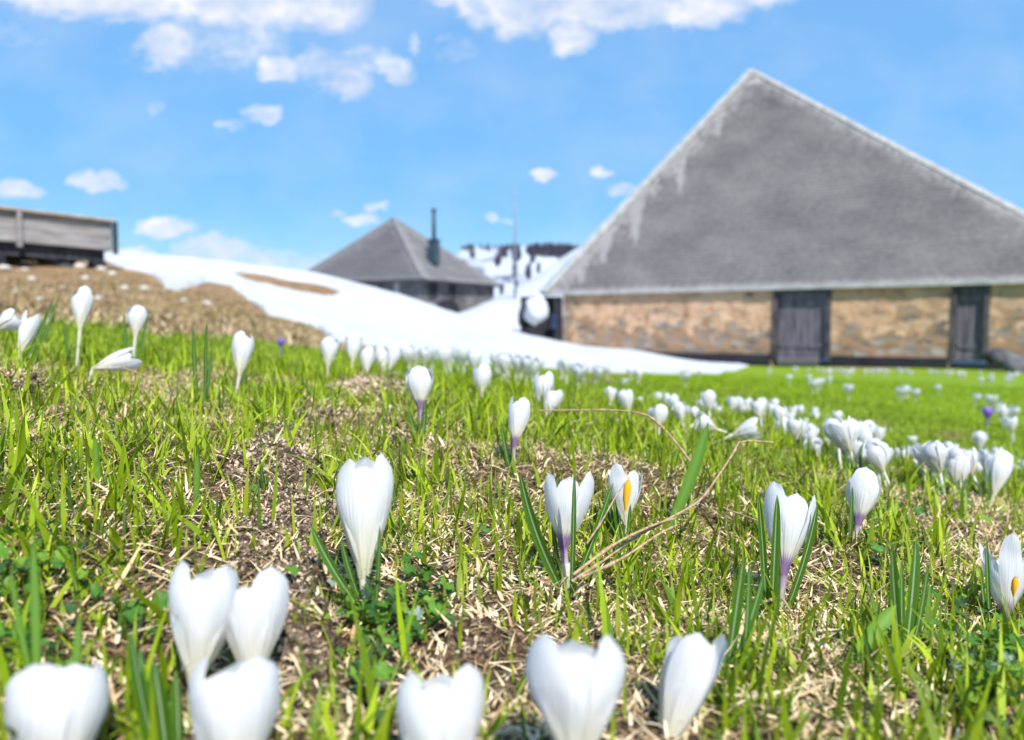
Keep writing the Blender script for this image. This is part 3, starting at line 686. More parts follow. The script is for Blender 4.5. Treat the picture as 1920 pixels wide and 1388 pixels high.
mesh_obj('cellar_door', vs+[v-rn*.10 for v in vs], [[0, 1+i, 1+(i+1) % 24] for i in range(24)]+[[1+i, 1+(i+1) % 24, 26+(i+1) % 24, 26+i] for i in range(24)], M['black'], house, smooth=False, origin=house.location)
q = on_wall(wc, ldir, 743, 548)-ln_*.1
mb = MB(); mb.box(Vector((q.x, q.y-.1, .9)), Vector((1, 0, 0)), Vector((0, 1, 0)), UP, .11, .08, 1.33); mb.build('corner_post', M['cap'], house)
mb = MB(); q = hp(938, 43, 0); mb.tube([q+UP*2.2, q+UP*2.0+Vector((.05, .1, 0)), q+UP*-.5+Vector((.1, .1, 0))], .05); mb.build('downpipe', M['pipe'], house, smooth=True)
# stove chimney on right roof slope
q = at(814, 486, 39.6)
ch = MB(); ch.box(q+UP*.36, rdir, rn, UP, .22, .22, .62); co = ch.build('chimney', M['pipe'], house)
mb = MB(); mb.box(q+UP*1.0, rdir, rn, UP, .27, .27, .03); k = mb.build('chimney_cap', M['wood_dark'], house); k.parent = co; k.location = (0, 0, 0)
mb = MB(); mb.tube([q+UP*1.05, q+UP*2.55], .105, 10); mb.tube([q+UP*2.5, q+UP*2.62], .14, 10); k = mb.build('stovepipe', M['pipe'], house, smooth=True); k.parent = co; k.location = (0, 0, 0)

# ---------------------------------------------------------------- pole
q = at(966, 560, 34.5); q.z = gz(q.x, q.y); tp = at(966, 346, 34.5).z
mb = MB(); mb.tube([q-UP*.1, Vector((q.x, q.y, (q.z+tp)/2)), Vector((q.x, q.y, tp))], [.06, .05, .035], 8)
po = mb.build('flag_pole', M['pole'], smooth=True); tag(po, 'thin bare grey pole rising from the snow between house and barn', 'pole')

# ---------------------------------------------------------------- wooden trough on the brow
b0 = at(213, 470, 11.0); t0 = at(213, 414, 11.0)
td = Vector((-.83, -1.28, 0)).normalized(); tn = Vector((-td.y, td.x, 0));  tn = tn if tn.x < 0 else -tn   # tn: away from camera side
if tn.y < 0: tn = -tn
H = t0.z-b0.z; Lg = 3.4; Wd = 1.0
tr = empty('wooden_trough', Vector((b0.x, b0.y, b0.z-.3)))
tag(tr, 'long weathered grey plank trough on the brown brow at the left edge', 'trough')
for side in (0, Wd):
    for (z0, z1) in ((.0, .16), (.175, H-.03)):
        mb = MB(); p = b0+tn*side+UP*((z0+z1)/2); mb.bar(p+td*.04, p+td*Lg, .04, z1-z0); mb.build('side_plank', M['wood'], tr, bevel=.006)
for e in (.02, Lg):
    for (z0, z1) in ((.0, .16), (.175, H-.03)):
        mb = MB(); p = b0+td*e+UP*((z0+z1)/2); mb.bar(p+tn*.03, p+tn*(Wd-.03), .04, z1-z0); mb.build('end_plank', M['wood'], tr, bevel=.006)
for side in (-.03, Wd+.03):
    mb = MB(); p = b0+tn*side+UP*(H-.01); mb.bar(p, p+td*Lg, .12, .035); mb.build('top_rail', M['wood_tan'], tr, bevel=.006)
for u in (.0, 1.28, 2.4, Lg):
    mb = MB(); p = b0+td*u-tn*.055; mb.box(p+UP*(H/2-.04), td, tn, UP, .024, .03, H/2+.02); mb.build('post', M['wood_dark'] if u == 0 else M['wood'], tr)
mb = MB(); mb.box(b0+td*Lg/2+tn*Wd/2+UP*.03, td, tn, UP, Lg/2-.05, Wd/2-.04, .02); mb.build('floor_board', M['wood'], tr)
for s in (.12, Wd-.12):
    mb = MB(); p = b0+tn*s-UP*.09; mb.bar(p+td*.1, p+td*Lg, .10, .16); mb.build('skid_beam', M['wood_dark'], tr)
for u in (.18, 1.5, 2.9):
    for s in (.12, Wd-.12):
        p = b0+td*u+tn*s; g = gz(p.x, p.y); mb = MB(); mb.box(Vector((p.x, p.y, (g-.05+b0.z-.17)/2)), td, tn, UP, .09, .08, abs(b0.z-.17-g+.05)/2+.001); mb.build('leg', M['black'], tr)

# stones on the brown slope
STN = [(20, 488, 26), (62, 485, 36), (90, 492, 24), (120, 497, 22), (148, 499, 20), (172, 490, 22), (190, 503, 16), (8, 500, 20), (45, 502, 16), (233, 540, 15), (270, 541, 16), (235, 553, 10), (185, 558, 12), (75, 560, 14), (388, 568, 13), (345, 561, 10), (120, 535, 10), (30, 545, 11), (60, 520, 13), (160, 520, 12), (210, 514, 14), (318, 590, 9), (100, 580, 8), (395, 573, 8), (15, 575, 9)]
for i, (a, b_, s) in enumerate(STN):
    hpt = ground_hit(a, b_+4, .9, 14)
    if hpt is None: continue
    x, y = hpt; r_ = s/F*y*.55; z = gz(x, y)
    o = lump('stone', Vector((x, y, z+r_*.2)), r_*1.25, r_, r_*.7, M['rock'], 50+i, .3, sub=2)
    if i < 9: lab = 'pale stones lying in a heap under the plank trough'
    else: lab = 'small pale stone scattered on the bare brown slope'
    tag(o, lab, 'stone', 'stones under the trough' if i < 9 else 'stones scattered on the brown slope')

# ---------------------------------------------------------------- grass
def blades(n_try, dmin, dmax, dens_fn, hmin, hmax, wmin, wmax, palette, seg=3, lean=.5, name='grass', mt=None, lay=0, a0=-40, a1=40, curl=.8):
    d = np.sqrt(rng.uniform(dmin**2, dmax**2, n_try)); th = np.radians(rng.uniform(a0, a1, n_try))
    x = d*np.sin(th); y = d*np.cos(th); z = ground_z(x, y)
    so, st = masks(x, y, z); keep = rng.random(n_try) < dens_fn(x, y, z, so, st)
    x, y, z = x[keep], y[keep], z[keep]; n = len(x)
    h = hmin+(hmax-hmin)*rng.random(n)**2.2; wd = rng.uniform(wmin, wmax, n); az = rng.uniform(0, 2*PI, n)
    ln = rng.random(n)**1.3*lean+lay; cu = rng.uniform(-.2, curl, n); fa = az+rng.uniform(-.9, .9, n)+PI/2
    dirx, diry = np.cos(az), np.sin(az); sxx, syy = np.cos(fa), np.sin(fa)
    vs = []; px_, py_, pz_ = x.copy(), y.copy(), z-.001+ (lay > 1)*rng.uniform(0, .005, n)
    for k in range(seg+1):
        s = k/seg; ww = wd*(1-s)**.55*(.75+.5*math.sin(PI*min(s*1.3, 1))) if k < seg else wd*.05
        vs.append(np.stack([px_-sxx*ww/2, py_-syy*ww/2, pz_], -1)); vs.append(np.stack([px_+sxx*ww/2, py_+syy*ww/2, pz_], -1))
        ang = np.minimum(ln+cu*s, 2.0); st_ = h/seg
        px_ = px_+dirx*np.sin(ang)*st_; py_ = py_+diry*np.sin(ang)*st_; pz_ = pz_+np.cos(ang)*st_
    V = np.stack(vs, 1).reshape(-1, 3); m2 = 2*(seg+1)
    b_ = np.arange(n)[:, None]*m2
    Q = np.concatenate([np.stack([b_+2*k, b_+2*k+1, b_+2*k+3, b_+2*k+2], -1).reshape(n, 4)[:, None] for k in range(seg)], 1).reshape(-1, 4)
    pal = np.array(palette); ci = rng.integers(0, len(pal), n); mixv = rng.random(n)[:, None]
    cb = pal[ci]*mixv+pal[rng.integers(0, len(pal), n)]*(1-mixv); cb = cb*rng.uniform(.8, 1.25, n)[:, None]
    C = np.repeat(cb[:, None], m2, 1).reshape(-1, 3); C = np.concatenate([C, np.ones((len(C), 1))], 1)
    return V, Q, C
def join(parts):
    Vs, Qs, Cs = [], [], []; o = 0
    for V, Q, C in parts: Vs.append(V); Qs.append(Q+o); Cs.append(C); o += len(V)
    return np.concatenate(Vs), np.concatenate(Qs), np.concatenate(Cs)
GP = [(.18, .27, .004), (.25, .35, .006), (.33, .42, .015), (.09, .165, .006), (.34, .41, .05), (.045, .10, .010)]
def patch(x, y, f=11, c=.5): return np.clip((fbm(x*f, y*f, 3)-c)*5+.5, 0, 1)
def crest_ok(x, y, z):
    px, v = scr(x, y, z); gc = np.interp(px, [-500, 0, 150, 300, 450, 600, 700, 760, 850, 1000, 1200], [578, 603, 603, 625, 635, 656, 664, 668, 676, 688, 640])
    return ((v > gc) | (np.hypot(x, y) < 1.0)) & (snow_amount(x, y, z) < 0)
KEEP = [(686, .28, .007), (1066, .33, .007), (1172, .42, .007), (1468, .34, .008), (1604, .45, .006), (1884, .36, .008), (790, .55, .006), (964, .5, .006), (450, .7, .006), (362, .205, .012), (474, .21, .012), (440, .165, .013), (108, .165, .013), (825, .168, .013), (1080, .165, .014), (1244, .205, .012),
 (362, .17, .012), (474, .17, .014), (825, .14, .014), (1080, .14, .014), (686, .262, .006), (1066, .315, .006), (1468, .325, .006), (1244, .185, .01)]
def clear_flowers(x, y):
    k = np.ones_like(x)
    for px, d, r in KEEP: k = k*(np.hypot(x-(px-960)/F*d, y-d) > r)
    return k
def dn(x, y, z, so, st): return np.clip(patch(x, y, 13, .49)*1.0+.20, 0, 1)*(1-.93*so)*(1-.82*st)*crest_ok(x, y, z)*clear_flowers(x, y)
def dm(x, y, z, so, st): return np.clip(patch(x, y, 7)*.7+.4, 0, 1)*(1-.95*so)*(1-.55*st)*crest_ok(x, y, z)
def df(x, y, z, so, st): return (1-so)*crest_ok(x, y, z)
parts = [blades(105000, .13, 1.3, dn, .005, .024, .0006, .0018, GP, 4, .95),
         blades(8500, .16, 1.1, dn, .018, .046, .0014, .0032, GP[:4], 6, .85, curl=1.3),
         blades(13000, .16, .7, lambda x, y, z, so, st: (st*.8+so*.22), .008, .030, .0009, .0022, GP, 4, .8),
         blades(110000, 1.2, 3.2, dm, .006, .020, .0014, .0030, GP, 3, .9),
         blades(90000, 3.0, 9.0, df, .006, .018, .004, .009, GP[:2], 2, .8)]
V, Q, C = join(parts)
gro = np_mesh('grass', V, Q, M['grass'], C); tag(gro, 'bright green spring grass blades over the whole meadow', 'grass', kind='stuff')
SPL = [(.84, .66, .40), (.72, .52, .29), (.88, .75, .52), (.56, .37, .20), (.82, .64, .42), (.34, .21, .11)]
def ds(x, y, z, so, st): return np.clip(.55+.6*st-.4*so, .25, 1)*crest_ok(x, y, z)
def dh(x, y, z, so, st):
    px, v = scr(x, y, z); gc = np.interp(px, [-500, 0, 150, 300, 450, 600, 700], [590, 612, 612, 635, 645, 662, 660]); return (v < gc)*(snow_amount(x, y, z) < 0)*(px < 800)*patch(x, y, 1.5)
parts = [blades(400000, .12, 1.15, ds, .003, .014, .0006, .0015, SPL, 3, .9, lay=.85, curl=.9),
         blades(9000, .12, .9, ds, .010, .028, .0006, .0018, SPL, 5, .6, lay=1.1, curl=1.2),
         blades(70000, 1.1, 2.6, lambda x, y, z, so, st: ds(x, y, z, so, st)*.45*sstep(2.6, 1.1, y), .004, .015, .0012, .0028, SPL, 3, .9, lay=.8),
         blades(60000, 1.4, 11, dh, .02, .06, .004, .012, [(.30, .19, .09), (.46, .34, .19), (.18, .11, .055), (.24, .24, .06), (.52, .42, .28)], 2, .8, lay=.5, a0=-42, a1=-8),
         blades(50000, .2, 1.3, lambda x, y, z, so, st: so*.8, .003, .010, .0005, .0011, [(.50, .36, .25), (.30, .21, .14)], 3, .9, lay=.8)]
V, Q, C = join(parts)
sto = np_mesh('dead_straw', V, Q, M['straw'], C); tag(sto, 'matted pale dead grass between the green blades', 'straw', kind='stuff')
# soil crumbs
n = 480000; d = np.sqrt(rng.uniform(.2**2, 1.3**2, n)); th = np.radians(rng.uniform(-38, 12, n)); x = d*np.sin(th); y = d*np.cos(th); z = ground_z(x, y)
so_, st_ = masks(x, y, z); k = rng.random(n) < so_*np.clip(.5+.4*d, 0, 1); x, y, z, d = x[k], y[k], z[k], d[k]; n = len(x)
bm = bmesh.new(); bmesh.ops.create_icosphere(bm, subdivisions=1, radius=1); iv = np.array([v.co for v in bm.verts]); itf = np.array([[v.index for v in f.verts] for f in bm.faces]); bm.free()
r = (.00035+.0009*rng.random(n)**3)*np.clip(d/.45, .8, 1.8); jitv = rng.uniform(.55, 1.3, (n, len(iv), 1))
V = iv[None]*jitv*r[:, None, None]*rng.uniform(.5, 1.9, (n, 1, 3))+np.stack([x, y, z+r*.5], -1)[:, None]
Tq = (itf[None]+(np.arange(n)*len(iv))[:, None, None]).reshape(-1, 3)
pal = np.array([(.38, .29, .20), (.21, .15, .10), (.50, .39, .28), (.07, .05, .035)]); cb = pal[rng.integers(0, 4, n)]*rng.uniform(.8, 1.3, (n, 1))
C = np.concatenate([np.repeat(cb[:, None], len(iv), 1).reshape(-1, 3), np.ones((n*len(iv), 1))], 1)
cr = np_mesh('soil_crumbs', V.reshape(-1, 3), Tq, M['crumb'], C, smooth=False, tri=True); tag(cr, 'loose brown soil crumbs on the bare molehill patches', 'soil', kind='stuff')

# ---------------------------------------------------------------- crocuses
def ip(x, xs, ys): return float(np.interp(x, xs, ys))
def petal(Hc, Rm, th0, inner, opn, seed, ns=16, nt_=8, wide=1.0):
    """one petal of a goblet: origin at the cup bottom, axis +Z"""
    r_ = random.Random(seed); vs = []; fs = []; uv = []
    ht = Hc*(1+r_.uniform(-.09, .04))*(.89 if inner else 1); kR = .86 if inner else 1.0; op = opn+r_.uniform(-.06, .10)
    tipx = r_.uniform(-.12, .12); wv_ = r_.uniform(0, 6)
    xs = [0, .12, .3, .45, .6, .75, .88, 1]
    Rs = [.15, .24, .52, .77, .94, .97+.06*op, .84+.30*op, .52+.62*op]
    for i in range(ns+1):
        s = i/ns; R = Rm*kR*ip(s, xs, Rs)
        hw = Rm*.74*wide*ip(s, [0, .12, .3, .45, .58, .72, .82], [.15, .25, .56, .82, .97, 1, .95])
        if s > .60: hw *= math.sqrt(max(0, 1-((s-.60)/.40)**2.8))*.98+.02*(s < .99)
        zc = ht*s*(1-.03*op*s)
        for j in range(nt_+1):
            tt = -1+2*j/nt_
            lat = hw*tt; curv = lat*lat/(2*Rm*(.62+.25*s))
            rad = R-curv*(1.05-.35*op)+Rm*.02*math.sin(wv_+s*9+tt*3)+Rm*.045*s*s*tt*tt*math.sin(wv_*2+s*17+(tt > 0)*2)
            lat2 = lat*(1+.0*tt)+Rm*tipx*s*s*.5
            zz = zc
            vs.append(Vector((rad*math.cos(th0)-lat2*math.sin(th0), rad*math.sin(th0)+lat2*math.cos(th0), zz))); uv.append((j/nt_, s))
    for i in range(ns):
        for j in range(nt_): a = i*(nt_+1)+j; fs.append([a, a+1, a+nt_+2, a+nt_+1])
    return vs, fs, uv
def frame_to(axis, spin=0):
    z = axis.normalized(); x = Vector((1, 0, 0)); x = (x-z*x.dot(z)).normalized(); y = z.cross(x)
    return Matrix((x, y, z)).transposed() @ Matrix.Rotation(spin, 3, 'Z')
def tube_geo(pts, rads, n=8):
    mb = MB(); mb.tube(pts, rads, n, cap=False); L = len(pts)
    uv = [(k/n, i/(L-1)) for i in range(L) for k in range(n)]
    return mb.v, mb.f, uv
def curve(p0, p1, bend, n):
    p0, p1 = Vector(p0), Vector(p1); mid = (p0+p1)/2+bend
    return [p0*(1-s)**2+mid*2*s*(1-s)+p1*s*s for s in [i/n for i in range(n+1)]]
def leaf_geo(p0, p1, wid, bend, face, n=10):
    """long V-section blade"""
    pts = curve(p0, p1, bend, n); vs = []; fs = []; uv = []
    for i, p in enumerate(pts):
        s = i/n; d = (pts[min(i+1, n)]-pts[max(i-1, 0)]).normalized(); sdv = d.cross(face).normalized(); nn = sdv.cross(d)
        ww = wid/2*(ip(s, [0, .2, .6, .85, .96, 1], [.6, .9, 1, .72, .35, .04]))
        for q, uu in ((-1, 0), (-.5, .25), (0, .5), (.5, .75), (1, 1)): vs.append(p+sdv*ww*q+nn*ww*.35*abs(q)); uv.append((uu, s))
    for i in range(n):
        for j in range(4): a = i*5+j; fs.append([a, a+1, a+6, a+5])
    return vs, fs, uv
def add_part(name, geo, mt, root, off=None):
    vs, fs, uv = geo
    return mesh_obj(name, vs, fs, mt, root, uv=uv, origin=off if off is not None else root.location)
GRP = 'white crocuses in the meadow'
ncroc = [0]
def crocus(top, bot, wpx, base, d, label, opn=.0, purple=False, leaves=(), stigma=None, spin=None, dd=0, sheath=False, seed=None, group=GRP, n6=6, wide=1.0, violet=False):
    """top, bot: photo pixel of cup rim and cup bottom; base: pixel column (and maybe row) where the tube leaves the turf"""
    ncroc[0] += 1; seed = seed or ncroc[0]*13
    dd = dd or .42*math.hypot(top[0]-bot[0], top[1]-bot[1])/F*d
    T = at(top[0], top[1], d+dd); B = at(bot[0], bot[1], d)
    bx = at(base, 900, d).x; root_p = Vector((bx, d, gz(bx, d)-.002))
    if root_p.z > B.z-.002: root_p.z = B.z-.004
    root = empty('crocus', root_p); tag(root, label, 'crocus', group)
    ax = T-B; Hc = ax.length; Rm = wpx/2/F*d/(1+.18*opn)
    Mx = frame_to(ax, spin if spin is not None else random.uniform(0, 6)); pm = M['petal_violet'] if violet else (M['petal_purple'] if purple else M['petal'])
    for k in range(n6):
        inner = k % 2; vs, fs, uv = petal(Hc, Rm, k*2*PI/n6, inner, opn, seed*7+k, wide=wide)
        add_part('petal', ([Mx @ v+B for v in vs], fs, uv), pm, root)
    r0 = Rm*.17
    pts = curve(root_p, B+ax.normalized()*Hc*.03, Vector((random.uniform(-1, 1)*.001, 0, 0)), 6)
    add_part('flower_tube', tube_geo(pts, [r0*q for q in (.75, .78, .8, .83, .88, .96, 1.0)], 10), M['stem_purple'] if purple else M['stem'], root)
    if sheath:
        q = [p for p in pts[:5]]
        add_part('sheath', tube_geo([p+Vector((.0004, -.0003, 0)) for p in q], [r0*1.25, r0*1.5, r0*1.6, r0*1.35, r0*1.05], 10), M['sheath'], root)
    if stigma is not None:
        hgt, rr = stigma; vs = []; c0 = B+ax.normalized()*Hc*.12; c1 = B+ax.normalized()*Hc*hgt
        side = Mx @ Vector((1, 0, 0))
        add_part('stigma', tube_geo([c0, c0*.5+c1*.5, c0*.25+c1*.75, c1*.96+c0*.04, c1], [rr*.25, rr*.5, rr*.95, rr*1.1, rr*.3], 8), M['stigma'], root)
    for lf in leaves:
        tx, ty, bx_, wp = lf[:4]; ldd = lf[4] if len(lf) > 4 else 0; bd_ = lf[5] if len(lf) > 5 else 0
        p1 = at(tx, ty, d+ldd); x0 = at(bx_, 900, d+ldd*.6).x; y0 = d+ldd*.6; p0 = Vector((x0, y0, gz(x0, y0)-.002))
        g = leaf_geo(p0, p1, wp/F*d, Vector((bd_/F*d, 0, 0)), Vector((random.uniform(-.3, .3), -1, .15)), 12)
        add_part('leaf', g, M['leaf'], root)
    return root

# --- in focus
crocus((685, 848), (682, 1085), 118, 686, .28, 'tall closed white crocus in sharp focus, left of centre', .12, leaves=[(583, 985, 672, 17, .0, -14), (640, 1010, 676, 14, .004, -6), (712, 985, 700, 10, -.004, 5)], spin=-.35, seed=5, wide=1.0)
crocus((1070, 878), (1056, 1030), 104, 1066, .33, 'open white crocus with purple throat beside the long dry stalk', .75, True, leaves=[(975, 885, 1062, 20, -.01, -22), (1077, 885, 1072, 10, -.014, 2), (1150, 905, 1075, 12, .01, 4), (1035, 960, 1058, 9, .01, -8)], spin=-.6, sheath=True, seed=23, wide=.76)
crocus((1170, 872), (1172, 985), 76, 1170, .42, 'wide open white crocus showing its orange stigma', .95, leaves=[(1135, 915, 1160, 13, .0, -4), (1150, 930, 1166, 10, -.006, 0), (1182, 945, 1176, 8, -.008, 2)], stigma=None, spin=2.1, seed=31, wide=.72)
crocus((1482, 908), (1468, 1078), 104, 1466, .34, 'open white crocus with violet throat between three dark leaves', .65, True, leaves=[(1457, 927, 1452, 20, -.014, 0), (1422, 925, 1442, 13, 0, 3), (1533, 945, 1478, 15, .0, 12), (1528, 965, 1474, 9, .006, 10)], spin=-.45, seed=44, wide=.80)
crocus((1624, 884), (1608, 985), 66, 1602, .45, 'closed white crocus with dark purple base, right of centre', .10, True, leaves=[(1598, 912, 1598, 9, -.01, -2), (1640, 985, 1606, 8, 0, 3)], spin=.2, seed=52)
crocus((1886, 1010), (1886, 1165), 96, 1884, .36, 'open white crocus with orange stigma at the right edge', 1.25, True, leaves=[(1850, 1010, 1868, 9, .01, -4), (1838, 1060, 1866, 10, 0, -5)], stigma=None, spin=.15, seed=61, wide=.66)
crocus((786, 690), (788, 768), 56, 792, .55, 'upright white crocus with two dark leaves, right of the molehill', .15, True, leaves=[(765, 765, 788, 8, 0, -4), (797, 750, 792, 9, -.006, 2)], spin=.6, seed=70)
crocus((977, 746), (964, 838), 46, 962, .50, 'narrow white crocus with purple tube in the middle of the meadow', .2, True, leaves=[(940, 790, 958, 8, 0, -4), (935, 830, 958, 6, .004, -3)], spin=1.0, seed=75)
crocus((458, 626), (449, 705), 43, 445, .70, 'lone closed white crocus standing below the brown slope', .1, spin=.3, seed=80, leaves=[(462, 690, 452, 5)])
crocus((156, 540), (150, 618), 40, 148, .72, 'tallest white crocus near the left edge, rim against the brown slope', .35, spin=1.3, seed=86, leaves=[(118, 600, 138, 7, 0, 4)])
crocus((64, 584), (36, 668), 36, 34, .66, 'leaning white crocus with a dark leaf near the left edge', .45, spin=2.0, seed=91, leaves=[(100, 560, 42, 9, -.01, 12), (114, 548, 60, 6, .02, 8)])
crocus((40, 592), (-12, 618), 46, -6, .66, 'flopped white crocus cut off by the left edge', .5, spin=.4, seed=95)
crocus((259, 571), (254, 632), 38, 254, .82, 'crumpled white crocus at the foot of the brown slope', .05, spin=1.1, seed=99, leaves=[(232, 585, 246, 7), (278, 590, 262, 7)])
crocus((262, 668), (172, 692), 46, 166, .62, 'white crocus lying on its side in the grass', .55, spin=.2, seed=104, n6=6)
crocus((620, 630), (615, 688), 36, 615, .95, 'white crocus left of the row behind the molehill', .2, seed=110)
crocus((664, 627), (660, 683), 34, 658, .96, 'taller white crocus standing in the row behind the molehill', .3, seed=112)
crocus((689, 650), (686, 703), 31, 686, .98, 'short white crocus right in the middle of the row behind the molehill', .2, seed=115)
crocus((714, 650), (719, 700), 28, 719, 1.02, 'narrow white crocus touching its neighbour, right in the molehill row', .3, seed=118)
crocus((742, 653), (730, 694), 26, 727, 1.08, 'rightmost white crocus of the row behind the molehill', .3, seed=121)
crocus((905, 684), (904, 742), 40, 903, .88, 'open white crocus by the snow edge above the thin curved stem', .6, seed=124)
crocus((1022, 697), (1014, 768), 42, 1014, .78, 'taller of the paired white crocuses above the thin curved stem', .35, True, seed=127)
crocus((1044, 725), (1022, 788), 38, 1020, .74, 'lower leaning crocus of the pair above the thin curved stem', .5, seed=130)
crocus((1878, 850), (1862, 930), 50, 1858, .68, 'large white crocus near the right edge with one spread petal', .5, seed=133, leaves=[(1855, 880, 1856, 7, -.01)])
# --- out of focus in front
crocus((388, 1052), (366, 1290), 142, 366, .205, 'large blurred white crocus, left one of the foreground pair', .25, seed=140, spin=-.3)
crocus((482, 1068), (472, 1290), 138, 470, .21, 'large blurred white crocus with notched rim, right one of the foreground pair', .45, seed=143, spin=-.7)
crocus((440, 1232), (440, 1500), 190, 440, .165, 'big blurred white crocus low in the foreground beneath the pair', .3, seed=147, spin=-.52)
crocus((110, 1232), (108, 1500), 200, 108, .165, 'big blurred white crocus in the bottom left corner', .35, seed=152, spin=.35)
crocus((825, 1242), (825, 1530), 195, 825, .168, 'big blurred white crocus cut by the bottom edge, left of centre', .3, seed=155, spin=-.52)
crocus((1078, 1180), (1080, 1450), 212, 1080, .165, 'biggest blurred white crocus at the bottom centre', .3, seed=158, spin=-.52)
crocus((1318, 1178), (1244, 1420), 118, 1236, .205, 'blurred leaning white crocus at the bottom, right of centre', .45, seed=162, spin=.3)
# stigmas that show between the petals (children of their flowers)
for o in list(col.objects):
    if o.get('label') in ('wide open white crocus showing its orange stigma', 'open white crocus with orange stigma at the right edge'):
        d = o.location.y; cx, y0, y1, wp = (1176, 900, 958, 15) if 'wide' in o['label'] else (1903, 1082, 1118, 12)
        g = tube_geo([at(cx-3, y1, d-.012), at(cx-2, y1*.6+y0*.4, d-.0125), at(cx+1, y0*.75+y1*.25, d-.013), at(cx+2, y0, d-.013)], [wp/F*d*.14, wp/F*d*.42, wp/F*d*.5, wp/F*d*.2], 8)
        add_part('stigma', g, M['stigma'], o)

# --- middle distance: copies of prototypes
def proto(opn, seed, purple=False, violet=False):
    root = empty('crocus', (0, 0, -5)); root['category'] = 'crocus'; root['group'] = GRP; Hc = .036; hs = .026
    Mx = frame_to(Vector((.08, 0, 1)), seed); pm = M['petal_violet'] if violet else (M['petal_purple'] if purple else M['petal'])
    off = Vector((0, 0, 0))
    for k in range(6):
        vs, fs, uv = petal(Hc, .0128, k*PI/3, k % 2, opn, seed*5+k, ns=10, nt_=5); add_part('petal', ([Mx @ v+Vector((0, 0, hs)) for v in vs], fs, uv), pm, root, off)
    add_part('flower_tube', tube_geo([Vector((0, 0, -.004)), Vector((.0006, 0, hs*.5)), Vector((0, 0, hs+.001))], [.0016, .0017, .002], 6), M['stem'], root, off)
    for s in (-1, 1):
        add_part('leaf', leaf_geo(Vector((s*.002, 0, -.003)), Vector((s*.016, .003*s, .034)), .0032, Vector((-s*.004, 0, .004)), Vector((0, -1, .1)), 5), M['leaf'], root, off)
    return root
protos = [proto(.1, 1), proto(.45, 2), proto(.8, 3), proto(.3, 4), proto(1.1, 6), proto(-.1, 8)]
pused = [False]*6
def put_copy(pi, loc, sc_, rz, rx, label, group=GRP):
    src = protos[pi]
    if not pused[pi]: r_ = src; pused[pi] = True
    else:
        r_ = src.copy(); col.objects.link(r_)
        for ch in list(src.children): c = ch.copy(); col.objects.link(c); c.parent = r_
    r_.location = loc; r_.scale = (sc_, sc_, sc_); r_.rotation_euler = (Matrix.Rotation(rx*.2 if abs(rx) > 1 else rx-.34, 3, 'X') @ Matrix.Rotation(rx if abs(rx) > 1 else random.uniform(-.3, .3), 3, 'Y') @ Matrix.Rotation(rz, 3, 'Z')).to_euler(); r_['label'] = label; r_['group'] = group
    return r_
MID = [(1143, 722, 34), (1183, 728, 40), (1170, 729, 34), (1165, 708, 18), (1230, 755, 48), (1239, 760, 40), (1268, 738, 32), (1284, 752, 40), (1272, 754, 34), (1310, 760, 34), (1327, 730, 34), (1352, 757, 28), (1367, 740, 30), (1363, 765, 22),
 (1393, 744, 28), (1405, 746, 26), (1426, 746, 34), (1434, 750, 32), (1463, 757, 40), (1462, 790, 22), (1473, 788, 24), (1487, 760, 24), (1503, 758, 22), (1492, 782, 44), (1500, 786, 40), (1520, 782, 28), (1508, 808, 46), (1520, 806, 44), (1546, 818, 40), (1534, 822, 44), (1548, 780, 26),
 (1568, 780, 50), (1582, 778, 48), (1598, 782, 52), (1608, 788, 44), (1590, 800, 44), (1622, 802, 26), (1604, 825, 48), (1616, 824, 50), (1636, 826, 52), (1652, 824, 52), (1663, 828, 54), (1683, 834, 24), (1642, 808, 22), (1698, 834, 34), (1712, 832, 36), (1724, 825, 50),
 (1736, 824, 50), (1748, 826, 52), (1758, 826, 52), (1770, 838, 50), (1778, 850, 52), (1792, 852, 54), (1742, 850, 48), (1766, 862, 46), (1828, 833, 48), (1838, 842, 46), (1848, 838, 30), (1860, 836, 30), (1684, 832, 26), (1716, 838, 44), (1895, 850, 26), (1912, 858, 30), (1380, 770, 18), (1440, 770, 18), (1560, 800, 26), (1556, 815, 40),
 (1100, 735, 26), (1205, 742, 26), (1250, 748, 24), (1340, 745, 26), (1382, 752, 26), (1415, 765, 24), (1448, 762, 28), (1530, 770, 22), (1475, 770, 30), (1520, 762, 20), (1560, 768, 28), (1575, 830, 34), (1628, 790, 24), (1648, 812, 30), (1675, 842, 34), (1705, 815, 26), (1785, 830, 34), (1805, 845, 40), (1815, 860, 30), (1900, 870, 34), (1330, 775, 24), (1295, 775, 22), (1640, 850, 26)]
rm = random.Random(3)
for (cx, cy, sxr, syr, hh, n) in ((1590, 792, 26, 10, 46, 6), (1632, 832, 30, 8, 48, 7), (1518, 800, 26, 14, 42, 7), (1755, 838, 40, 12, 48, 8), (1400, 752, 60, 12, 30, 8), (1280, 745, 50, 12, 32, 5), (1850, 850, 30, 10, 40, 4)):
    for _ in range(n): MID.append((cx+rm.gauss(0, 1.0)*sxr, cy+rm.gauss(0, 1.1)*syr, hh*rm.uniform(.72, 1.0)))
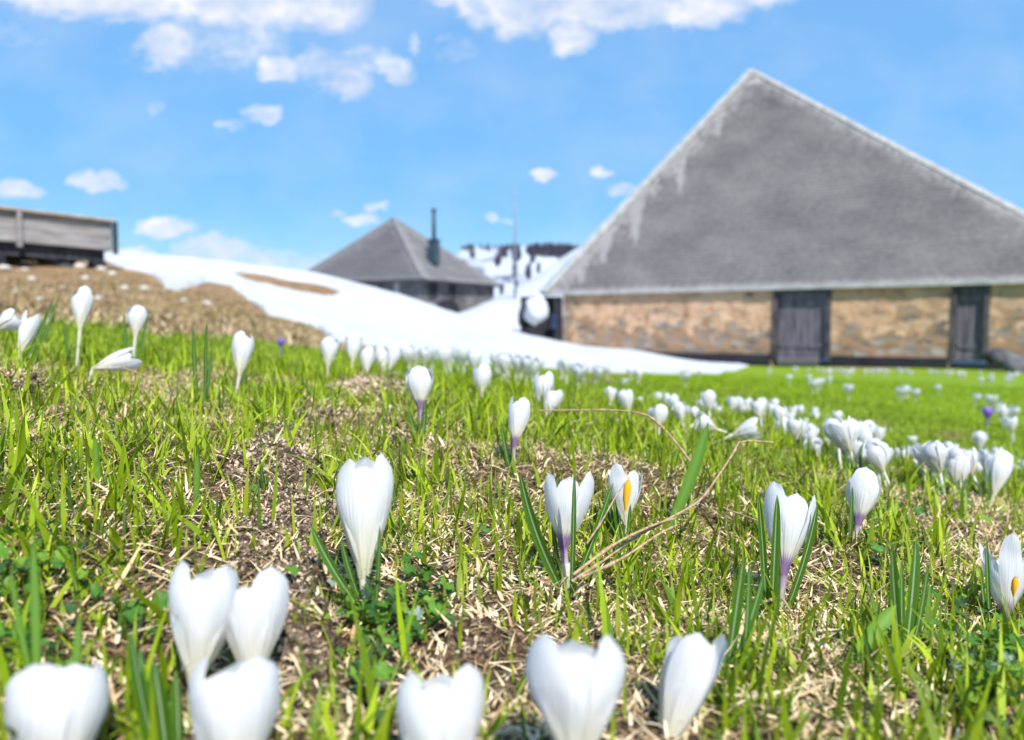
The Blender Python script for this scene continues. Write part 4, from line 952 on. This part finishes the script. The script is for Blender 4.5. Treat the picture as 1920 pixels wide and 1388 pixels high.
for i, (px, vt, h) in enumerate(MID):
    d = .034*F/h*.98; x = at(px, vt, d).x; T = at(px, vt, d); g = gz(x, d); tot = T.z-g
    s = h/(.036*F/d)
    hz_ = .062*s
    # choose the distance whose ground lets the flower stand with its rim at the seen height
    best = None
    for k in np.linspace(.75, 1.5, 26):
        dk = d*k; Tk = at(px, vt, dk); gk = gz(Tk.x, dk); e = abs((Tk.z-gk)-.056)
        if best is None or e < best[0]: best = (e, dk, Tk, gk)
    _, dk, Tk, gk = best; s = min(max((Tk.z-gk)/.062, .7), 1.2)
    reg = 'small white crocus in the scattered band before the green field' if px < 1480 else ('white crocus in the dense double clump right of the centre band' if px < 1675 else 'white crocus in the dense clump left of the large edge crocus')
    put_copy((i*7+i//3) % 6, Vector((Tk.x, dk-.018*s, Tk.z-.060*s)), s, random.uniform(0, 6), random.uniform(-.12, .12), reg, 'white crocuses in clumps across the middle distance')
for (px, v, rz, lab) in ((1338, 838, .3, 'left one of two collapsed white crocuses behind the broad leaf'), (1376, 828, -.5, 'right one of two collapsed white crocuses behind the broad leaf')):
    h_ = ground_hit(px, v+6, .3, 3)
    put_copy(2, Vector((h_[0], h_[1], gz(*h_)+.010)), .75, rz, 1.15 if px < 1350 else -1.2, lab)
# --- far: single meshes
def far_mesh(opn, violet):
    vs, fs, uv = [], [], []
    for k in range(6):
        a, b_, c = petal(.034, .013, k*PI/3, k % 2, opn, k+3, ns=7, nt_=3, wide=1.1); o = len(vs)
        vs += [v+Vector((0, 0, .018)) for v in a]; fs += [[q+o for q in f] for f in b_]; uv += c
    a, b_, c = tube_geo([Vector((0, 0, -.01)), Vector((0, 0, .02))], [.0018, .002], 6); o = len(vs); vs += a; fs += [[q+o for q in f] for f in b_]; uv += [(u, .6) for u, _ in c]
    return mesh_obj('crocus', vs, fs, M['petal_violet'] if violet else M['petal'], uv=uv)
fm = far_mesh(.5, False); fu = [False]
def far(px, v, label, group, s=1.0):
    global fm
    h_ = ground_hit(px, v, .6, 24)
    if h_ is None: return
    if not fu[0]: o = fm; fu[0] = True
    else: o = fm.copy(); col.objects.link(o)
    x, y = h_; o.location = (x, y, gz(x, y)); o.scale = (s, s, s); o.rotation_euler = (random.uniform(-.2, .2), random.uniform(-.2, .2), random.uniform(0, 6)); tag(o, label, 'crocus', group)
FAR1 = [(1480, 724), (1517, 722), (1523, 742), (1533, 736), (1538, 733), (1556, 727), (1683, 753), (1690, 752), (1697, 750), (1702, 747), (1717, 756), (1762, 742), (1829, 765), (1848, 768), (1857, 767), (1866, 768), (1873, 790), (1882, 803), (1895, 797), (1901, 830), (1310, 712), (1440, 712), (1283, 730), (1590, 755)]
for q in FAR1: far(*q, 'tiny white crocus scattered alone on the far green field', 'tiny crocuses on the green field', 1.45)
for i in range(66):
    u = random.random(); px = 1430+480*u; v = 700+ (px-1430)*.030+random.gauss(0, 3)+ (u > .8)*random.uniform(0, 12)-2
    far(px, v, 'tiny white crocus in the far row near the barn', 'tiny crocuses in the row before the barn', 2.0)
for (px, v) in [(770, 703), (782, 702), (795, 706), (812, 700), (838, 712), (845, 702), (858, 700), (870, 706), (930, 712), (942, 718), (955, 716), (965, 722), (975, 718), (985, 726), (992, 716), (1000, 724), (1052, 720), (1062, 724), (1083, 732), (1095, 722), (1115, 728), (1060, 712), (935, 706), (950, 726), (890, 718), (1008, 714), (1140, 716), (1180, 718), (1198, 724)]:
    far(px, v, 'small white crocus standing near the edge of the snow', 'small crocuses along the snow edge', 1.15)
pv = far_mesh(.2, True)
h_ = ground_hit(1851, 802, .6, 20); pv.location = (h_[0], h_[1], gz(*h_)); pv.scale = (1.35,)*3; tag(pv, 'single violet crocus on the right of the green field', 'crocus', 'violet crocuses')
pv2 = pv.copy(); col.objects.link(pv2); q = at(527, 650, 1.35); pv2.location = (q.x, q.y, q.z-.012); pv2.scale = (.55,)*3; tag(pv2, 'tiny violet crocus bud against the brown slope', 'crocus', 'violet crocuses')

# ---------------------------------------------------------------- dry stems and twigs
def stem(pts, rpx, label, n=6, name='dry_stem', joints=True):
    P = [at(*p) for p in pts]; out = []
    for i in range(len(P)-1):
        a0 = P[max(i-1, 0)]; a1 = P[i]; a2 = P[i+1]; a3 = P[min(i+2, len(P)-1)]
        for k in range(5):
            s = k/5; out.append(.5*((2*a1)+(a2-a0)*s+(2*a0-5*a1+4*a2-a3)*s*s+(3*a1-a0-3*a2+a3)*s**3))
    out.append(P[-1]); mb = MB(); L = len(out); rr = [rpx/F*out[i].y*(1-.55*i/L)*(1.5 if joints and i % 9 == 4 else 1) for i in range(L)]
    mb.tube(out, rr, n); o = mb.build(name, M['twig'], smooth=True); tag(o, label, 'dry stem', 'dry stems lying in the turf'); return o
stem([(1296, 868, .52), (1275, 840, .525), (1240, 800, .53), (1210, 778, .535), (1160, 770, .54), (1080, 769, .55), (1005, 770, .55)], 2.4, 'thin dry stem curving over the grass behind the open crocuses')
stem([(1072, 1090, .31), (1130, 1052, .33), (1190, 1008, .35), (1250, 975, .375), (1310, 940, .40), (1345, 895, .43), (1375, 850, .46), (1392, 828, .47), (1450, 830, .48)], 3.3, 'long dry stalk lying aslant from the purple-throated crocus, bent at its far end')
stem([(1075, 1078, .315), (1150, 1022, .33), (1225, 985, .36), (1268, 972, .38)], 3.6, 'upper thick dry stalk beside the long bent one')
stem([(1085, 1085, .305), (1165, 1048, .33), (1235, 1002, .35), (1270, 985, .365)], 3.6, 'lower thick dry stalk beside the long bent one')
stem([(1100, 1020, .32), (1130, 975, .33), (1155, 930, .34), (1180, 895, .35)], 2.0, 'short brown stalk crossing in front of the orange-stigma crocus')
stem([(1430, 1130, .32), (1450, 1124, .33), (1468, 1124, .33), (1484, 1150, .325)], 3.0, 'bent brown twig at the foot of the three-leaved crocus')
stem([(1462, 1190, .30), (1530, 1210, .29), (1600, 1240, .28)], 2.0, 'pale straight straw lying bottom right of the three-leaved crocus')
stem([(1560, 1290, .25), (1610, 1250, .255), (1650, 1215, .26)], 2.2, 'pale straw lying next to the broad green leaf')
stem([(1360, 955, .43), (1390, 965, .42), (1425, 978, .41)], 1.8, 'dark short twig left of the three-leaved crocus')
stem([(230, 690, .58), (260, 700, .57), (320, 730, .55)], 1.4, 'thin dry stem right of the crocus lying on its side')

# broad single leaves and leaf tufts standing without flower
def tuft(label, d, lst, mt='leaf', name='leaf_tuft'):
    bx = lst[0][2]; x0 = at(bx, 900, d).x; root = empty(name, Vector((x0, d, gz(x0, d)))); tag(root, label, 'leaf tuft')
    for (tx, ty, b_, wp, bend) in lst:
        xb = at(b_, 900, d).x; add_part('leaf', leaf_geo(Vector((xb, d, gz(xb, d)-.002)), at(tx, ty, d+random.uniform(-.008, .008)), wp/F*d, Vector((bend/F*d, 0, 0)), Vector((random.uniform(-.3, .3), -1, .2))), M[mt], root)
    return root
tuft('dark green leaf tuft without flower right of the three-leaved crocus', .29, [(1672, 1015, 1700, 16, -6), (1718, 1010, 1708, 24, 4), (1690, 1050, 1702, 12, 0), (1740, 1060, 1716, 12, 8)])
tuft('pair of long striped leaves in front of the three-leaved crocus', .26, [(1395, 1040, 1370, 22, 0), (1432, 1075, 1378, 18, 8), (1405, 1050, 1400, 14, 4)])
tuft('single broad dark leaf leaning right behind the orange-stigma crocus', .46, [(1328, 792, 1255, 22, 10)], 'leaf_plain')
tuft('broad pale green leaf lying bottom right', .27, [(1680, 1135, 1610, 34, -14)], 'leaf_plain')
tuft('blurred long leaf tuft at the bottom left beside the foreground crocuses', .185, [(245, 1180, 280, 26, -10), (290, 1240, 300, 40, 0), (330, 1260, 320, 30, 4), (262, 1215, 260, 22, 0)])
tuft('blurred upright blades in the left foreground', .2, [(62, 1010, 52, 18, 6), (150, 1150, 120, 20, 4), (20, 1060, 60, 16, -8)], 'leaf_plain')
tuft('slim leaf tuft in the left meadow below the brown slope', .62, [(388, 600, 388, 9, 0), (362, 610, 374, 8, -2), (398, 650, 386, 7, 2)])
tuft('short blade pair on the bare soil patch', .30, [(540, 1030, 540, 12, 0), (560, 1020, 548, 11, 3), (585, 1035, 552, 8, 3)])
tuft('small upright blade pair at the top of the bare soil patch', .40, [(488, 860, 497, 9, -1), (497, 890, 500, 9, 1), (525, 918, 502, 7, 6)])
tuft('leaning striped leaf fan in the left meadow', .36, [(215, 895, 150, 14, 16), (180, 820, 190, 15, -6), (230, 920, 160, 16, 14), (370, 850, 365, 13, 4), (60, 880, 150, 12, -10), (155, 880, 155, 12, 0)], 'leaf_plain')

# herbs: small lobed leaves as ground cover clumps
hv, hq, hc = [], [], []
HERB = [(740, 1175, 120, 50, 170, .27), (800, 1130, 70, 40, 80, .29), (690, 1250, 60, 70, 60, .24), (1800, 1180, 120, 60, 200, .30), (1860, 1260, 80, 60, 110, .25), (1870, 1340, 80, 40, 60, .2), (80, 1120, 110, 70, 90, .22), (60, 1230, 80, 60, 60, .2), (260, 1190, 60, 40, 30, .23), (1010, 1000, 60, 35, 24, .36), (1420, 850, 70, 25, 60, .6), (1750, 960, 140, 40, 120, .5),
        (1240, 880, 40, 20, 14, .5), (640, 1010, 30, 20, 8, .33), (480, 940, 14, 8, 3, .36), (900, 1010, 40, 20, 14, .35), (1650, 1080, 60, 30, 30, .33), (1200, 830, 60, 20, 25, .6), (380, 790, 80, 20, 14, .45)]
for (a, b_, rx, ry, n, dd_) in HERB:
    for _ in range(n):
        px = a+random.gauss(0, .5)*rx; v = b_+random.gauss(0, .5)*ry; h_ = ground_hit(px, v, .12, 3)
        if h_ is None: continue
        x, y = h_; z = gz(x, y)+random.uniform(.003, .012); r = random.uniform(.0016, .0042); lob = random.choice((3, 5, 7, 9))
        th0 = random.uniform(0, 6)
        if random.random() < .62: continue
        tilt = Matrix.Rotation(random.uniform(-.7, .7), 3, 'X') @ Matrix.Rotation(random.uniform(-.7, .7), 3, 'Y'); o = len(hv); nn = lob*6
        cb = random.choice([(.06, .17, .02), (.10, .24, .02), (.05, .12, .035), (.16, .29, .03), (.25, .32, .25) if random.random() < .25 else (.08, .2, .03)])
        hv.append(Vector((x, y, z))); hc.append((*cb, 1))
        for k in range(nn):
            an = th0+2*PI*k/nn; rr = r*(.55+.45*abs(math.cos(lob*(an-th0)/2))**.7); pnt = tilt @ Vector((rr*math.cos(an), rr*math.sin(an), .25*rr*math.cos(3*an)+r*.25*(rr/r)**2)); hv.append(Vector((x, y, z))+pnt); hc.append((*[q*.9 for q in cb], 1))
        hq += [[o, o+1+k, o+1+(k+1) % nn] for k in range(nn)]
ho = mesh_obj('ground_herbs', hv, hq, M['herb'], colors=hc); tag(ho, 'low lobed herb leaves carpeting the turf in clumps', 'herbs', kind='stuff')
